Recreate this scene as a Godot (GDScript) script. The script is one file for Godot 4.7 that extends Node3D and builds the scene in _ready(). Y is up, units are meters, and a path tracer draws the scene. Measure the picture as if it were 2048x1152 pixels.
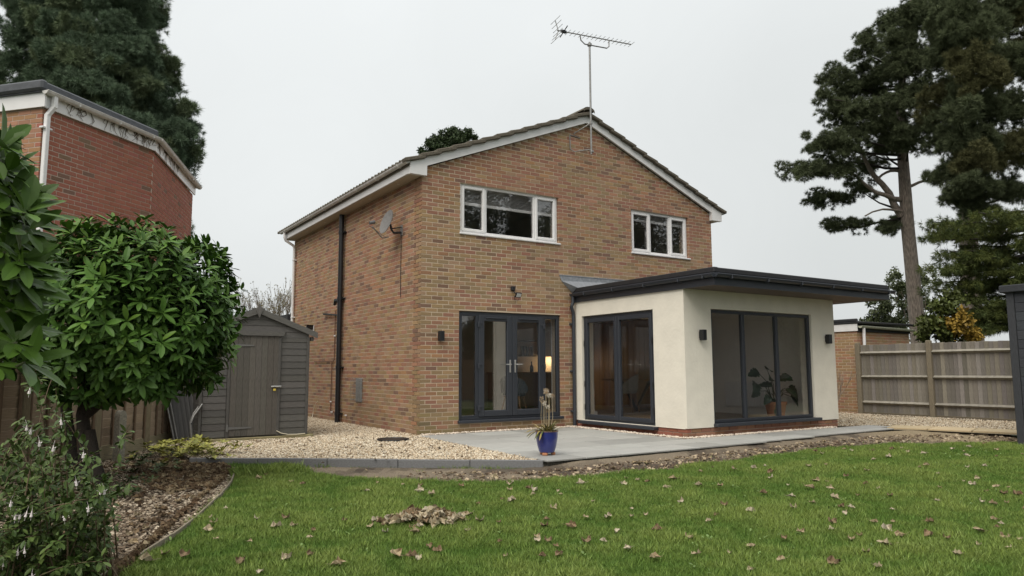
extends Node3D

# World: x runs along the garden front of the house, y up, z towards the garden. The house corner nearest the camera is the origin, patio level is y = 0.
const LAWN_Y := -0.12
var rng := RandomNumberGenerator.new()
var M := {}
var T := {}
var taken := {}
var cam: Camera3D


class MB:
	var v := PackedVector3Array()
	var n := PackedVector3Array()
	var c := PackedColorArray()

	func tri(a: Vector3, b: Vector3, d: Vector3, out: Vector3, col := Color.WHITE) -> void:
		var m := (d - a).cross(b - a)
		if m.length_squared() < 1e-16:
			return
		m = m.normalized()
		if m.dot(out) < 0.0:
			m = -m
			v.append_array(PackedVector3Array([a, d, b]))
		else:
			v.append_array(PackedVector3Array([a, b, d]))
		n.append_array(PackedVector3Array([m, m, m]))
		c.append_array(PackedColorArray([col, col, col]))

	func quad(a: Vector3, b: Vector3, d: Vector3, e: Vector3, out: Vector3, col := Color.WHITE) -> void:
		tri(a, b, d, out, col)
		tri(a, d, e, out, col)

	func stri(a: Vector3, b: Vector3, d: Vector3, na: Vector3, nb: Vector3, nd: Vector3, col := Color.WHITE) -> void:
		if (d - a).cross(b - a).dot(na + nb + nd) < 0.0:
			v.append_array(PackedVector3Array([a, d, b]))
			n.append_array(PackedVector3Array([na, nd, nb]))
		else:
			v.append_array(PackedVector3Array([a, b, d]))
			n.append_array(PackedVector3Array([na, nb, nd]))
		c.append_array(PackedColorArray([col, col, col]))

	func box(p: Vector3, s: Vector3, col := Color.WHITE, b := Basis()) -> MB:
		var h := s * 0.5
		for ax in 3:
			var u := (ax + 1) % 3
			var w := (ax + 2) % 3
			for sg in [-1.0, 1.0]:
				var q := []
				for k in [[-1.0, -1.0], [1.0, -1.0], [1.0, 1.0], [-1.0, 1.0]]:
					var l := Vector3.ZERO
					l[ax] = h[ax] * sg
					l[u] = h[u] * k[0]
					l[w] = h[w] * k[1]
					q.append(p + b * l)
				var o := Vector3.ZERO
				o[ax] = sg
				quad(q[0], q[1], q[2], q[3], b * o, col)
		return self

	func mm(a: Vector3, b: Vector3, col := Color.WHITE) -> MB:
		return box((a + b) * 0.5, (b - a).abs(), col)

	# a box with chamfered edges
	func bev(p: Vector3, s: Vector3, r := 0.006, col := Color.WHITE, b := Basis()) -> MB:
		var h := s * 0.5
		r = minf(r, minf(h.x, minf(h.y, h.z)) * 0.9)
		var cv := {}
		for x in [-1, 1]:
			for y in [-1, 1]:
				for z in [-1, 1]:
					var sg := Vector3(x, y, z)
					for ax in 3:
						var l := (h - Vector3(r, r, r)) * sg
						l[ax] = h[ax] * sg[ax]
						cv[[x, y, z, ax]] = p + b * l
					tri(cv[[x, y, z, 0]], cv[[x, y, z, 1]], cv[[x, y, z, 2]], b * sg, col)
		for ax in 3:
			for sg in [-1, 1]:
				var q := []
				for k in [[-1, -1], [1, -1], [1, 1], [-1, 1]]:
					var key := [0, 0, 0, ax]
					key[ax] = sg
					key[(ax + 1) % 3] = k[0]
					key[(ax + 2) % 3] = k[1]
					q.append(cv[key])
				var o := Vector3.ZERO
				o[ax] = sg
				quad(q[0], q[1], q[2], q[3], b * o, col)
		for ax in 3:
			var u := (ax + 1) % 3
			var w := (ax + 2) % 3
			for k in [[-1, -1], [1, -1], [1, 1], [-1, 1]]:
				var lo := [0, 0, 0, u]
				lo[ax] = -1
				lo[u] = k[0]
				lo[w] = k[1]
				var hi := lo.duplicate()
				hi[ax] = 1
				var lo2 := lo.duplicate()
				lo2[3] = w
				var hi2 := hi.duplicate()
				hi2[3] = w
				var o := Vector3.ZERO
				o[u] = k[0]
				o[w] = k[1]
				quad(cv[lo], cv[hi], cv[hi2], cv[lo2], b * o, col)
		return self

	func tube(path: Array, radii: Array, sides := 8, col := Color.WHITE, cap := true) -> MB:
		var rings := []
		var dirs := []
		var up := Vector3.UP
		for i in path.size():
			var d: Vector3 = (path[mini(i + 1, path.size() - 1)] - path[maxi(i - 1, 0)]).normalized()
			if absf(d.dot(up)) > 0.95:
				up = Vector3.RIGHT if absf(d.x) < 0.9 else Vector3.FORWARD
			var a := d.cross(up).normalized()
			var b := d.cross(a)
			up = -b
			var ring := []
			var dr := []
			for k in sides:
				var t := TAU * k / sides
				var o := a * cos(t) + b * sin(t)
				dr.append(o)
				ring.append(path[i] + o * radii[mini(i, radii.size() - 1)])
			rings.append(ring)
			dirs.append(dr)
		for i in path.size() - 1:
			for k in sides:
				var k2 := (k + 1) % sides
				stri(rings[i][k], rings[i + 1][k], rings[i + 1][k2], dirs[i][k], dirs[i + 1][k], dirs[i + 1][k2], col)
				stri(rings[i][k], rings[i + 1][k2], rings[i][k2], dirs[i][k], dirs[i + 1][k2], dirs[i][k2], col)
		if cap:
			for e in [0, path.size() - 1]:
				var o2: Vector3 = (path[e] - path[1 if e == 0 else e - 1]).normalized()
				for k in range(1, sides - 1):
					tri(rings[e][0], rings[e][k], rings[e][k + 1], o2, col)
		return self

	# profile: Vector2(radius, height) list, turned about the y axis through p
	func lathe(prof: Array, sides := 24, p := Vector3.ZERO, col := Color.WHITE, b := Basis()) -> MB:
		for i in prof.size() - 1:
			var d: Vector2 = (prof[i + 1] - prof[i]).normalized()
			for k in sides:
				var q := []
				var m := []
				for kk: int in [k, k + 1]:
					var t := TAU * kk / sides
					var r := Vector3(cos(t), 0, sin(t))
					q.append(p + b * (r * prof[i].x + Vector3(0, prof[i].y, 0)))
					q.append(p + b * (r * prof[i + 1].x + Vector3(0, prof[i + 1].y, 0)))
					m.append(b * (r * d.y + Vector3(0, -d.x, 0)))
				stri(q[0], q[1], q[3], m[0], m[0], m[1], col)
				stri(q[0], q[3], q[2], m[0], m[1], m[1], col)
		return self

	# a flat polygon (list of Vector3, planar) pushed out by d
	func prism(pts: Array, d: Vector3, col := Color.WHITE) -> MB:
		var nn := Vector3.ZERO
		for i in pts.size():
			nn += (pts[i] as Vector3).cross(pts[(i + 1) % pts.size()])
		nn = nn.normalized()
		var ax := nn.cross(Vector3.UP if absf(nn.y) < 0.9 else Vector3.RIGHT).normalized()
		var ay := nn.cross(ax)
		var flat := PackedVector2Array()
		var mid := Vector3.ZERO
		for q in pts:
			flat.append(Vector2(q.dot(ax), q.dot(ay)))
			mid += q
		mid /= pts.size()
		var t := Geometry2D.triangulate_polygon(flat)
		for i in range(0, t.size(), 3):
			tri(pts[t[i]], pts[t[i + 1]], pts[t[i + 2]], -d, col)
			tri(pts[t[i]] + d, pts[t[i + 1]] + d, pts[t[i + 2]] + d, d, col)
		var area := Geometry2D.is_polygon_clockwise(flat)
		for i in pts.size():
			var a: Vector3 = pts[i]
			var b: Vector3 = pts[(i + 1) % pts.size()]
			var o := (b - a).cross(nn)
			var test := Vector2((a + b).dot(ax) * 0.5 + o.normalized().dot(ax) * 0.0005, (a + b).dot(ay) * 0.5 + o.normalized().dot(ay) * 0.0005)
			if Geometry2D.is_point_in_polygon(test, flat):
				o = -o
			quad(a, b, b + d, a + d, o, col)
		return self

	func mesh() -> ArrayMesh:
		var arr := []
		arr.resize(Mesh.ARRAY_MAX)
		arr[Mesh.ARRAY_VERTEX] = v
		arr[Mesh.ARRAY_NORMAL] = n
		arr[Mesh.ARRAY_COLOR] = c
		var m := ArrayMesh.new()
		m.add_surface_from_arrays(Mesh.PRIMITIVE_TRIANGLES, arr)
		return m


# ---------------------------------------------------------------- helpers
func numbered(called: String) -> String:
	if not taken.has(called):
		taken[called] = 0
		return called
	taken[called] += 1
	return "%s_%03d" % [called, taken[called]]


func tag(o: Node3D, label: String, category: String, group := "") -> Node3D:
	o.set_meta("label", label)
	o.set_meta("category", category)
	if group:
		o.set_meta("group", group)
	return o


func thing(called: String, at: Vector3, label: String, category: String, group := "") -> Node3D:
	var o := Node3D.new()
	o.name = numbered(called)
	add_child(o)
	o.position = at
	return tag(o, label, category, group)


# commits a builder as one named mesh; coordinates are the parent's own
func part(b: MB, called: String, m: Material, parent: Node3D = null) -> MeshInstance3D:
	var o := MeshInstance3D.new()
	o.mesh = b.mesh()
	o.material_override = m
	o.name = numbered(called) if parent == null else called
	(self if parent == null else parent).add_child(o, true)
	return o


func shared(mesh: Mesh, called: String, m: Material, parent: Node3D, t := Transform3D()) -> MeshInstance3D:
	var o := MeshInstance3D.new()
	o.mesh = mesh
	o.material_override = m
	o.name = called
	parent.add_child(o, true)
	o.transform = t
	return o


func stuff(o: Node3D) -> Node3D:
	o.set_meta("kind", "stuff")
	return o


func structure(o: Node3D) -> Node3D:
	o.set_meta("kind", "structure")
	return o


func many(mesh: Mesh, m: Material, ts: Array, cols: Array, called: String, parent: Node3D = null) -> MultiMeshInstance3D:
	var mm := MultiMesh.new()
	mm.transform_format = MultiMesh.TRANSFORM_3D
	mm.use_colors = true
	mm.mesh = mesh
	mm.instance_count = ts.size()
	for i in ts.size():
		mm.set_instance_transform(i, ts[i])
		mm.set_instance_color(i, cols[i])
	var o := MultiMeshInstance3D.new()
	o.multimesh = mm
	o.material_override = m
	o.name = numbered(called) if parent == null else called
	(self if parent == null else parent).add_child(o, true)
	return o


func lin(r: float, g: float, b: float, a := 1.0) -> Color:
	var s := Color(r, g, b).linear_to_srgb()
	s.a = a
	return s


# grey noise picture; lo and hi are linear factors
func noise_tex(sd: int, freq: float, lo: float, hi: float, size := 512, octaves := 4, cell := false) -> ImageTexture:
	var f := FastNoiseLite.new()
	f.seed = sd
	f.frequency = freq
	f.fractal_octaves = octaves
	f.noise_type = FastNoiseLite.TYPE_CELLULAR if cell else FastNoiseLite.TYPE_SIMPLEX_SMOOTH
	var im := f.get_seamless_image(size, size)
	im.convert(Image.FORMAT_RGB8)
	var data := im.get_data()
	var lut := PackedByteArray()
	for i in 256:
		var g := lerpf(lo, hi, i / 255.0)
		lut.append(int(clampf(Color(g, g, g).linear_to_srgb().r, 0, 1) * 255.0))
	for i in data.size():
		data[i] = lut[data[i]]
	return ImageTexture.create_from_image(Image.create_from_data(size, size, false, Image.FORMAT_RGB8, data))


func mat(key: String, col: Color, rough: float, t = null, scale := Vector3.ONE, height = null, cm := 0.0, vcol := false, world := true) -> StandardMaterial3D:
	var m := StandardMaterial3D.new()
	m.albedo_color = col
	m.roughness = rough
	m.vertex_color_use_as_albedo = vcol
	if t != null:
		m.albedo_texture = t
	if t != null or height != null:
		m.uv1_triplanar = true
		m.uv1_world_triplanar = world
		m.uv1_scale = scale
	if height != null:
		m.heightmap_enabled = true
		m.heightmap_texture = height
		m.heightmap_scale = cm
	M[key] = m
	return m


# a point at a given depth along the camera's axis, from the picture point (x, y) of the 2048 x 1152 photograph
func at(x: float, y: float, depth: float) -> Vector3:
	return cam.transform * (Vector3((x - 1024.0) / 1451.4, (576.0 - y) / 1451.4, -1.0) * depth)


func shade(c: Color, f: float) -> Color:
	return Color(c.r * f, c.g * f, c.b * f)


func rf(a: float, b: float) -> float:
	return rng.randf_range(a, b)


func rdir() -> Vector3:
	return Vector3(rng.randfn(), rng.randfn(), rng.randfn()).normalized()


# basis whose y axis points along d, turned about it by spin
func along(d: Vector3, spin := 0.0) -> Basis:
	var y := d.normalized()
	var x := y.cross(Vector3.UP if absf(y.y) < 0.95 else Vector3.RIGHT).normalized()
	return Basis(x, y, x.cross(y)) * Basis(Vector3.UP, spin)


# basis for a leaf: y along d, z (its upper face) as near up as it can be
func leafy(d: Vector3, up: Vector3) -> Basis:
	var y := d.normalized()
	var x := y.cross(up)
	if x.length() < 0.05:
		x = y.cross(Vector3(0.3, 0.2, 1))
	x = x.normalized()
	return Basis(x, y, x.cross(y))


# ---------------------------------------------------------------- start
func _ready() -> void:
	rng.seed = 7
	set_camera_and_light()
	set_materials()
	ground()
	house()
	house_fittings()
	extension()
	rooms()
	neighbour()
	garage()
	shed()
	fences()
	garden_room()
	far_trees()
	shrubs()
	patio_things()
	fallen_leaves()
	behind_camera()


func set_camera_and_light() -> void:
	cam = Camera3D.new()
	cam.name = "camera"
	add_child(cam)
	cam.transform = Transform3D(Basis(Vector3(0.840, -0.0035, 0.5425), Vector3(-0.0577, 0.9937, 0.0957), Vector3(-0.5394, -0.1116, 0.8346)).orthonormalized(), Vector3(-5.662, 1.136, 11.787))
	cam.fov = 43.29
	cam.near = 0.05
	cam.far = 600.0
	cam.current = true
	var env := Environment.new()
	env.background_mode = Environment.BG_SKY
	var sky := Sky.new()
	var sm := ProceduralSkyMaterial.new()
	sm.sky_horizon_color = lin(0.382, 0.398, 0.395)
	sm.sky_top_color = lin(0.92, 0.95, 0.98)
	sm.sky_curve = 2.5
	sm.sky_energy_multiplier = 1.0
	sm.ground_horizon_color = lin(0.30, 0.30, 0.27)
	sm.ground_bottom_color = lin(0.10, 0.11, 0.08)
	sm.ground_curve = 0.05
	sm.sky_cover = cloud_cover()
	sky.sky_material = sm
	env.sky = sky
	env.tonemap_mode = Environment.TONE_MAPPER_LINEAR
	env.tonemap_exposure = 1.68
	env.sdfgi_enabled = true
	env.ssao_enabled = true
	env.ssil_enabled = true
	var we := WorldEnvironment.new()
	we.name = "surroundings"
	we.environment = env
	add_child(we)
	var sun := DirectionalLight3D.new()
	sun.name = "sun"
	sun.light_energy = 0.5
	sun.light_color = Color(1.0, 0.975, 0.94)
	sun.light_angular_distance = 45.0
	sun.shadow_enabled = true
	add_child(sun)
	sun.look_at_from_position(Vector3(-9, 14, 5), Vector3.ZERO)


# faint, low-contrast structure of a closed cloud deck
func cloud_cover() -> ImageTexture:
	var f := FastNoiseLite.new()
	f.seed = 77
	f.frequency = 0.006
	f.fractal_octaves = 4
	f.fractal_gain = 0.45
	var im := f.get_seamless_image(1024, 512)
	im.convert(Image.FORMAT_RGBA8)
	var data := im.get_data()
	for i in range(0, data.size(), 4):
		data[i + 3] = int(data[i] * 0.11)
		data[i] = 250
		data[i + 1] = 252
		data[i + 2] = 255
	return ImageTexture.create_from_image(Image.create_from_data(1024, 512, false, Image.FORMAT_RGBA8, data))


func set_materials() -> void:
	T.fine = noise_tex(3, 0.06, 0.62, 1.0)
	T.coarse = noise_tex(5, 0.012, 0.6, 1.0)
	T.soft = noise_tex(8, 0.01, 0.90, 1.0)
	T.speck = noise_tex(9, 0.12, 0.25, 1.0, 512, 3)
	T.grain = noise_tex(11, 0.02, 0.5, 1.0, 512, 5)
	T.h = noise_tex(12, 0.05, 0.0, 1.0, 512, 5)
	T.cellh = noise_tex(13, 0.03, 0.0, 1.0, 512, 3, true)
	T.earth = noise_tex(14, 0.035, 0.35, 1.0, 512, 5)
	T.bark = noise_tex(15, 0.03, 0.12, 1.0, 512, 4)
	var w := Color.WHITE
	mat("brick", w, 0.92, T.fine, Vector3(2.2, 2.2, 2.2), T.h, 0.25, true)
	mat("mortar", lin(0.64, 0.52, 0.385), 0.95, T.fine, Vector3(3, 3, 3))
	mat("mortar_red", lin(0.56, 0.44, 0.36), 0.95, T.fine, Vector3(3, 3, 3))
	mat("render", lin(0.80, 0.765, 0.665), 0.9, T.soft, Vector3(0.45, 0.45, 0.45), T.h, 0.3)
	mat("upvc", lin(0.80, 0.80, 0.80), 0.35, T.soft, Vector3(0.7, 0.7, 0.7))
	mat("upvc_worn", lin(0.76, 0.75, 0.72), 0.5, T.coarse, Vector3(1.4, 1.4, 1.4))
	mat("anthracite", lin(0.031, 0.036, 0.046), 0.42)
	mat("black", lin(0.012, 0.013, 0.015), 0.4)
	mat("dark_roof", lin(0.022, 0.022, 0.025), 0.6, T.coarse, Vector3(1, 1, 1))
	mat("soffit_wood", lin(0.13, 0.095, 0.075), 0.6, T.grain, Vector3(1.2, 8, 8))
	mat("soffit", lin(0.55, 0.49, 0.40), 0.6, T.soft, Vector3(1, 1, 1))
	mat("tile", lin(0.17, 0.15, 0.115), 0.95, T.earth, Vector3(1.6, 1.6, 1.6), T.h, 0.8)
	mat("lead", lin(0.30, 0.32, 0.35), 0.5, T.coarse, Vector3(2, 2, 2))
	mat("zinc", lin(0.36, 0.36, 0.35), 0.45, T.coarse, Vector3(2, 2, 2)).metallic = 0.6
	mat("steel", lin(0.55, 0.55, 0.54), 0.35).metallic = 0.85
	mat("copper", lin(0.16, 0.08, 0.05), 0.6)
	mat("slab", w, 0.62, T.soft, Vector3(0.8, 0.8, 0.8), T.h, 0.05, true)
	mat("concrete", lin(0.22, 0.225, 0.23), 0.85, T.fine, Vector3(1.5, 1.5, 1.5), T.h, 0.2)
	mat("concrete_pale", lin(0.34, 0.32, 0.26), 0.9, T.earth, Vector3(1.5, 1.5, 1.5))
	mat("shed_board", w, 0.85, T.grain, Vector3(0.8, 9, 0.8), T.h, 0.1, true)
	mat("shed_upright", w, 0.85, T.grain, Vector3(9, 0.8, 9), T.h, 0.1, true)
	mat("old_upright", w, 0.9, T.grain, Vector3(10, 0.7, 10), T.h, 0.15, true)
	mat("old_level", w, 0.9, T.grain, Vector3(0.7, 10, 0.7), T.h, 0.15, true)
	mat("stone", w, 0.9, null, Vector3.ONE, null, 0.0, true)
	mat("leaf", w, 0.38, null, Vector3.ONE, null, 0.0, true)
	mat("needle", w, 0.7, null, Vector3.ONE, null, 0.0, true)
	mat("grass", w, 0.6, null, Vector3.ONE, null, 0.0, true)
	mat("dry", w, 0.85, T.fine, Vector3(5, 5, 5), null, 0.0, true)
	mat("bark", lin(0.44, 0.37, 0.315), 0.95, T.bark, Vector3(1.5, 0.22, 1.5), T.cellh, 5.0)
	mat("dark_bark", lin(0.05, 0.042, 0.033), 0.95, T.earth, Vector3(5, 2, 5), T.h, 1.0)
	mat("twig", lin(0.16, 0.13, 0.10), 0.9)
	mat("plaster", lin(0.84, 0.83, 0.80), 0.9, T.soft, Vector3(0.5, 0.5, 0.5))
	mat("cream_paint", lin(0.74, 0.68, 0.58), 0.9, T.soft, Vector3(0.5, 0.5, 0.5))
	mat("oak", lin(0.36, 0.20, 0.095), 0.5, T.grain, Vector3(9, 0.7, 9))
	mat("floor_wood", lin(0.50, 0.40, 0.29), 0.35, T.grain, Vector3(0.7, 8, 8))
	mat("fabric", lin(0.42, 0.38, 0.32), 0.95, T.fine, Vector3(4, 4, 4))
	mat("fabric_blue", lin(0.10, 0.13, 0.17), 0.95, T.fine, Vector3(4, 4, 4))
	mat("glaze", lin(0.012, 0.022, 0.19), 0.12, T.soft, Vector3(3, 3, 3))
	M.glaze.clearcoat_enabled = true
	mat("terracotta", lin(0.45, 0.20, 0.10), 0.85, T.soft, Vector3(3, 3, 3))
	M.needle.metallic_specular = 0.15
	M.leaf.metallic_specular = 0.32
	M.leaf.roughness = 0.45
	M.grass.metallic_specular = 0.3
	M.stone.metallic_specular = 0.2
	var g := mat("glass", lin(0.02, 0.025, 0.025, 0.04), 0.0)
	g.transparency = BaseMaterial3D.TRANSPARENCY_ALPHA
	g.metallic_specular = 0.5


# ---------------------------------------------------------------- ground
func sheet(outline: Array, y: float) -> MB:
	var b := MB.new()
	var flat := PackedVector2Array(outline)
	var t := Geometry2D.triangulate_polygon(flat)
	for i in range(0, t.size(), 3):
		var q := []
		for k in 3:
			q.append(Vector3(flat[t[i + k]].x, y, flat[t[i + k]].y))
		b.tri(q[0], q[1], q[2], Vector3.UP)
	return b


func inside(p: Vector2, poly: Array) -> bool:
	return Geometry2D.is_point_in_polygon(p, PackedVector2Array(poly))


const EDGE_A := Vector2(-3.94, 1.30)
const EDGE_B := Vector2(-0.27, 4.16)
var bed_line := [Vector2(-3.50, 1.62), Vector2(-3.55, 2.1), Vector2(-3.63, 2.5), Vector2(-3.83, 3.25), Vector2(-4.13, 4.16), Vector2(-4.47, 5.06), Vector2(-4.77, 5.75), Vector2(-5.02, 6.24), Vector2(-5.21, 6.57), Vector2(-5.6, 7.3), Vector2(-6.1, 8.2), Vector2(-6.9, 9.6), Vector2(-8.2, 11.5)]
var soil_in := [Vector2(-3.0, 2.05), Vector2(-2.25, 2.64), Vector2(-1.2, 3.46), Vector2(-0.30, 4.16), Vector2(0.52, 4.27), Vector2(1.44, 4.27), Vector2(2.41, 4.25), Vector2(4.22, 4.10), Vector2(5.74, 3.99), Vector2(7.2, 3.97), Vector2(8.35, 4.1), Vector2(9.0, 4.75), Vector2(9.3, 5.3)]
var soil_out := [Vector2(-3.03, 2.10), Vector2(-2.78, 3.22), Vector2(-1.95, 4.48), Vector2(-0.80, 5.02), Vector2(0.15, 4.98), Vector2(1.05, 5.15), Vector2(2.15, 5.02), Vector2(3.5, 4.86), Vector2(4.85, 4.82), Vector2(6.25, 5.1), Vector2(6.8, 5.62), Vector2(7.8, 6.02), Vector2(8.3, 6.2)]


func soil_point(u: float, w: float) -> Vector3:
	var f := u * (soil_in.size() - 1)
	var i := mini(int(f), soil_in.size() - 2)
	var a: Vector2 = soil_in[i].lerp(soil_in[i + 1], f - i)
	var e: Vector2 = soil_out[i].lerp(soil_out[i + 1], f - i)
	var p := a.lerp(e, w)
	var top := lerpf(-0.105, -0.035, clampf((u - 0.22) * 12.0, 0, 1))
	return Vector3(p.x, lerpf(top, LAWN_Y - 0.004, pow(w, 0.7)), p.y)


func ground() -> void:
	var earth := mat("earth", lin(0.10, 0.085, 0.06), 1.0, T.earth, Vector3(0.9, 0.9, 0.9))
	structure(part(sheet([Vector2(-300, -300), Vector2(300, -300), Vector2(300, 300), Vector2(-300, 300)], -0.34), "ground", mat("far_ground", lin(0.055, 0.075, 0.03), 1.0, T.earth, Vector3(0.3, 0.3, 0.3))))
	# lawn
	var nz := FastNoiseLite.new()
	nz.seed = 21
	nz.frequency = 0.35
	var outline := bed_line.duplicate()
	outline.reverse()
	outline.append_array([Vector2(-3.30, 1.80)])
	outline.append_array([Vector2(-2.25, 2.63), Vector2(-0.25, 4.13), Vector2(5.7, 3.98), Vector2(8.2, 4.1), Vector2(9.2, 5.6), Vector2(9.2, 13.9), Vector2(-8.2, 13.9)])
	structure(part(sheet(outline, LAWN_Y - 0.01), "lawn", mat("turf", lin(0.105, 0.14, 0.042), 1.0, T.earth, Vector3(1.1, 1.1, 1.1))))
	# grass blades
	var grass_meshes := []
	for k in 3:
		var b := MB.new()
		for i in 15:
			var p := Vector3(rf(-0.045, 0.045), 0, rf(-0.045, 0.045))
			var lean := Vector3(rf(-1, 1), 0, rf(-1, 1)) * rf(0.01, 0.04)
			var h := rf(0.03, 0.06)
			var side := Vector3(rf(-1, 1), 0, rf(-1, 1)).normalized() * rf(0.0018, 0.0032)
			var m := p + lean * 0.35 + Vector3(0, h * 0.6, 0)
			var e := p + lean * 1.2 + Vector3(0, h, 0)
			var out := side.cross(Vector3.UP) + Vector3(0, 0.8, 0)
			var tone := rf(0.75, 1.2)
			var col := Color(tone, tone, tone * rf(0.7, 1.1))
			if rng.randf() < 0.09:
				col = Color(2.4, 1.6, 1.9)
			b.tri(p - side, p + side, m + side * 0.8, out, col)
			b.tri(p - side, m + side * 0.8, m - side * 0.8, out, col)
			b.tri(m - side * 0.8, m + side * 0.8, e, out, col)
		grass_meshes.append(b.mesh())
	var soil_poly := []
	for i in 40:
		var q := soil_point(i / 39.0, 0.0)
		soil_poly.append(Vector2(q.x, q.z))
	for i in 40:
		var q := soil_point((39 - i) / 39.0, 0.93 + 0.07 * sin(i * 1.7))
		soil_poly.append(Vector2(q.x, q.z))
	var lists := [[[], []], [[], []], [[], []]]
	var origin := Vector2(cam.position.x, cam.position.z)
	var fwd := Vector2(-cam.basis.z.x, -cam.basis.z.z).normalized()
	var poly := PackedVector2Array(outline)
	var soilp := PackedVector2Array(soil_poly)
	var placed := 0
	while placed < 125000:
		var p := Vector2(rf(-6.2, 9.2), rf(1.7, 11.2))
		var rel := p - origin
		var dep := rel.dot(fwd)
		if dep < 3.6 or absf(rel.dot(Vector2(-fwd.y, fwd.x))) > dep * 0.76 + 0.3:
			continue
		if dep > 8.0 and rng.randf() < 0.35:
			continue
		if not Geometry2D.is_point_in_polygon(p, poly) or Geometry2D.is_point_in_polygon(p, soilp):
			continue
		var k := rng.randi() % 3
		var g := nz.get_noise_2d(p.x * 2.0, p.y * 2.0)
		var g2 := nz.get_noise_2d(p.x * 9.0 + 50.0, p.y * 9.0)
		var s := rf(0.65, 1.2) * (1.0 + 0.5 * g + 0.35 * g2)
		if p.distance_to(Vector2(-3.1, 2.15)) < 0.75:
			s *= 1.7
		var col := Color(0.108, 0.198, 0.040).lerp(Color(0.215, 0.285, 0.078), clampf(0.45 + g * 0.9 + g2 * 0.8, 0, 1))
		lists[k][0].append(Transform3D(Basis(Vector3.UP, rf(0, TAU)).scaled(Vector3(s, s * rf(0.8, 1.2), s)), Vector3(p.x, LAWN_Y - 0.008, p.y)))
		lists[k][1].append(shade(col, rf(0.8, 1.2)))
		placed += 1
	for k in 3:
		var o := stuff(many(grass_meshes[k], M.grass, lists[k][0], lists[k][1], "grass"))
		tag(o, "short green lawn grass growing between the planting bed and the patio", "grass", "lawn grass")
	# small clover and plantain rosettes that break up the turf
	var wl := []
	var wc := []
	var lm := leaf_mesh(1.0, 0.55, 0.1, 0.15)
	for i in 900:
		var p := Vector2(rf(-5, 7), rf(4.6, 9.6))
		if not Geometry2D.is_point_in_polygon(p, poly) or nz.get_noise_2d(p.x * 3.0, p.y * 3.0 + 90.0) < 0.1:
			continue
		for j in 3:
			var d := Vector3(rf(-1, 1), rf(0.3, 0.8), rf(-1, 1))
			wl.append(Transform3D(leafy(d, Vector3.UP).scaled(Vector3.ONE * rf(0.015, 0.035)), Vector3(p.x + rf(-0.02, 0.02), LAWN_Y + rf(0.02, 0.05), p.y + rf(-0.02, 0.02))))
			wc.append(Color(0.13, 0.20, 0.06) * rf(0.8, 1.3))
	tag(stuff(many(lm, M.leaf, wl, wc, "lawn_weeds")), "small pale clover leaves scattered through the lawn", "weeds")
	# soil strip in front of edging and patio
	var sb := MB.new()
	var un := 150
	var wn := 10
	var rows := []
	for i in un + 1:
		var row := []
		for j in wn + 1:
			var q := soil_point(float(i) / un, float(j) / wn)
			q.y += (nz.get_noise_2d(q.x * 14.0, q.z * 14.0) * 0.03 + nz.get_noise_2d(q.x * 40.0, q.z * 40.0) * 0.018) * (1.0 if j < wn else 0.0) * clampf(j * 0.6, 0.15, 1.0)
			row.append(q)
		rows.append(row)
	for i in un:
		for j in wn:
			var q: Vector3 = (rows[i][j] + rows[i + 1][j + 1]) * 0.5
			var dk := nz.get_noise_2d(q.x * 3.0 + 7.0, q.z * 3.0) + (0.25 if q.x > 0.6 and q.x < 5.6 and j > 4 else -0.1)
			var col := Color(0.30, 0.245, 0.175).lerp(Color(0.10, 0.078, 0.056), clampf(0.35 + dk * 1.6, 0, 1))
			if q.x > 6.6:
				col = col.lerp(Color(0.44, 0.35, 0.215), clampf((q.x - 6.6) * 0.8, 0, 0.85))
			sb.quad(rows[i][j], rows[i + 1][j], rows[i + 1][j + 1], rows[i][j + 1], Vector3.UP, col)
	structure(part(sb, "soil_strip", mat("soil", Color.WHITE, 1.0, T.earth, Vector3(2.5, 2.5, 2.5), T.h, 1.5, true)))
	# clods and bits of leaf on the strip
	var cl := []
	var cc := []
	var pebble := stone_mesh(31)
	for i in 2600:
		var q := soil_point(rf(0.14, 0.99), rf(0.25, 1.02))
		var s := rf(0.006, 0.022) * (1.0 if rng.randf() < 0.8 else 1.7)
		cl.append(Transform3D(Basis(rdir(), rf(0, TAU)).scaled(Vector3(s, s * 0.8, s * 1.2)), q + Vector3(0, 0.003, 0)))
		cc.append((Color(0.12, 0.09, 0.065) if rng.randf() < 0.7 else Color(0.38, 0.31, 0.22)) * rf(0.7, 1.3))
	tag(stuff(many(pebble, M.stone, cl, cc, "soil_clods")), "small clods and stones on the bare soil beside the patio", "soil")
	# planting bed
	var bed := bed_line.duplicate()
	bed.append_array([Vector2(-14, 11.5), Vector2(-11, 6.0), Vector2(-6.7, 3.0), Vector2(-5.0, 0.3), Vector2(-4.3, -0.78), Vector2(-3.95, -0.9), Vector2(-3.94, 1.28)])
	structure(part(sheet(bed, LAWN_Y + 0.015), "planting_bed", mat("bed", lin(0.135, 0.105, 0.075), 1.0, T.earth, Vector3(2.2, 2.2, 2.2), T.h, 2.0)))
	var chip := MB.new()
	chip.box(Vector3.ZERO, Vector3(1, 0.22, 0.5))
	var chip_mesh := chip.mesh()
	var bedp := PackedVector2Array(bed)
	var tl := []
	var tc := []
	var palette := [Color(0.25, 0.20, 0.145), Color(0.165, 0.125, 0.09), Color(0.34, 0.285, 0.215), Color(0.11, 0.085, 0.062), Color(0.45, 0.39, 0.30)]
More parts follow.
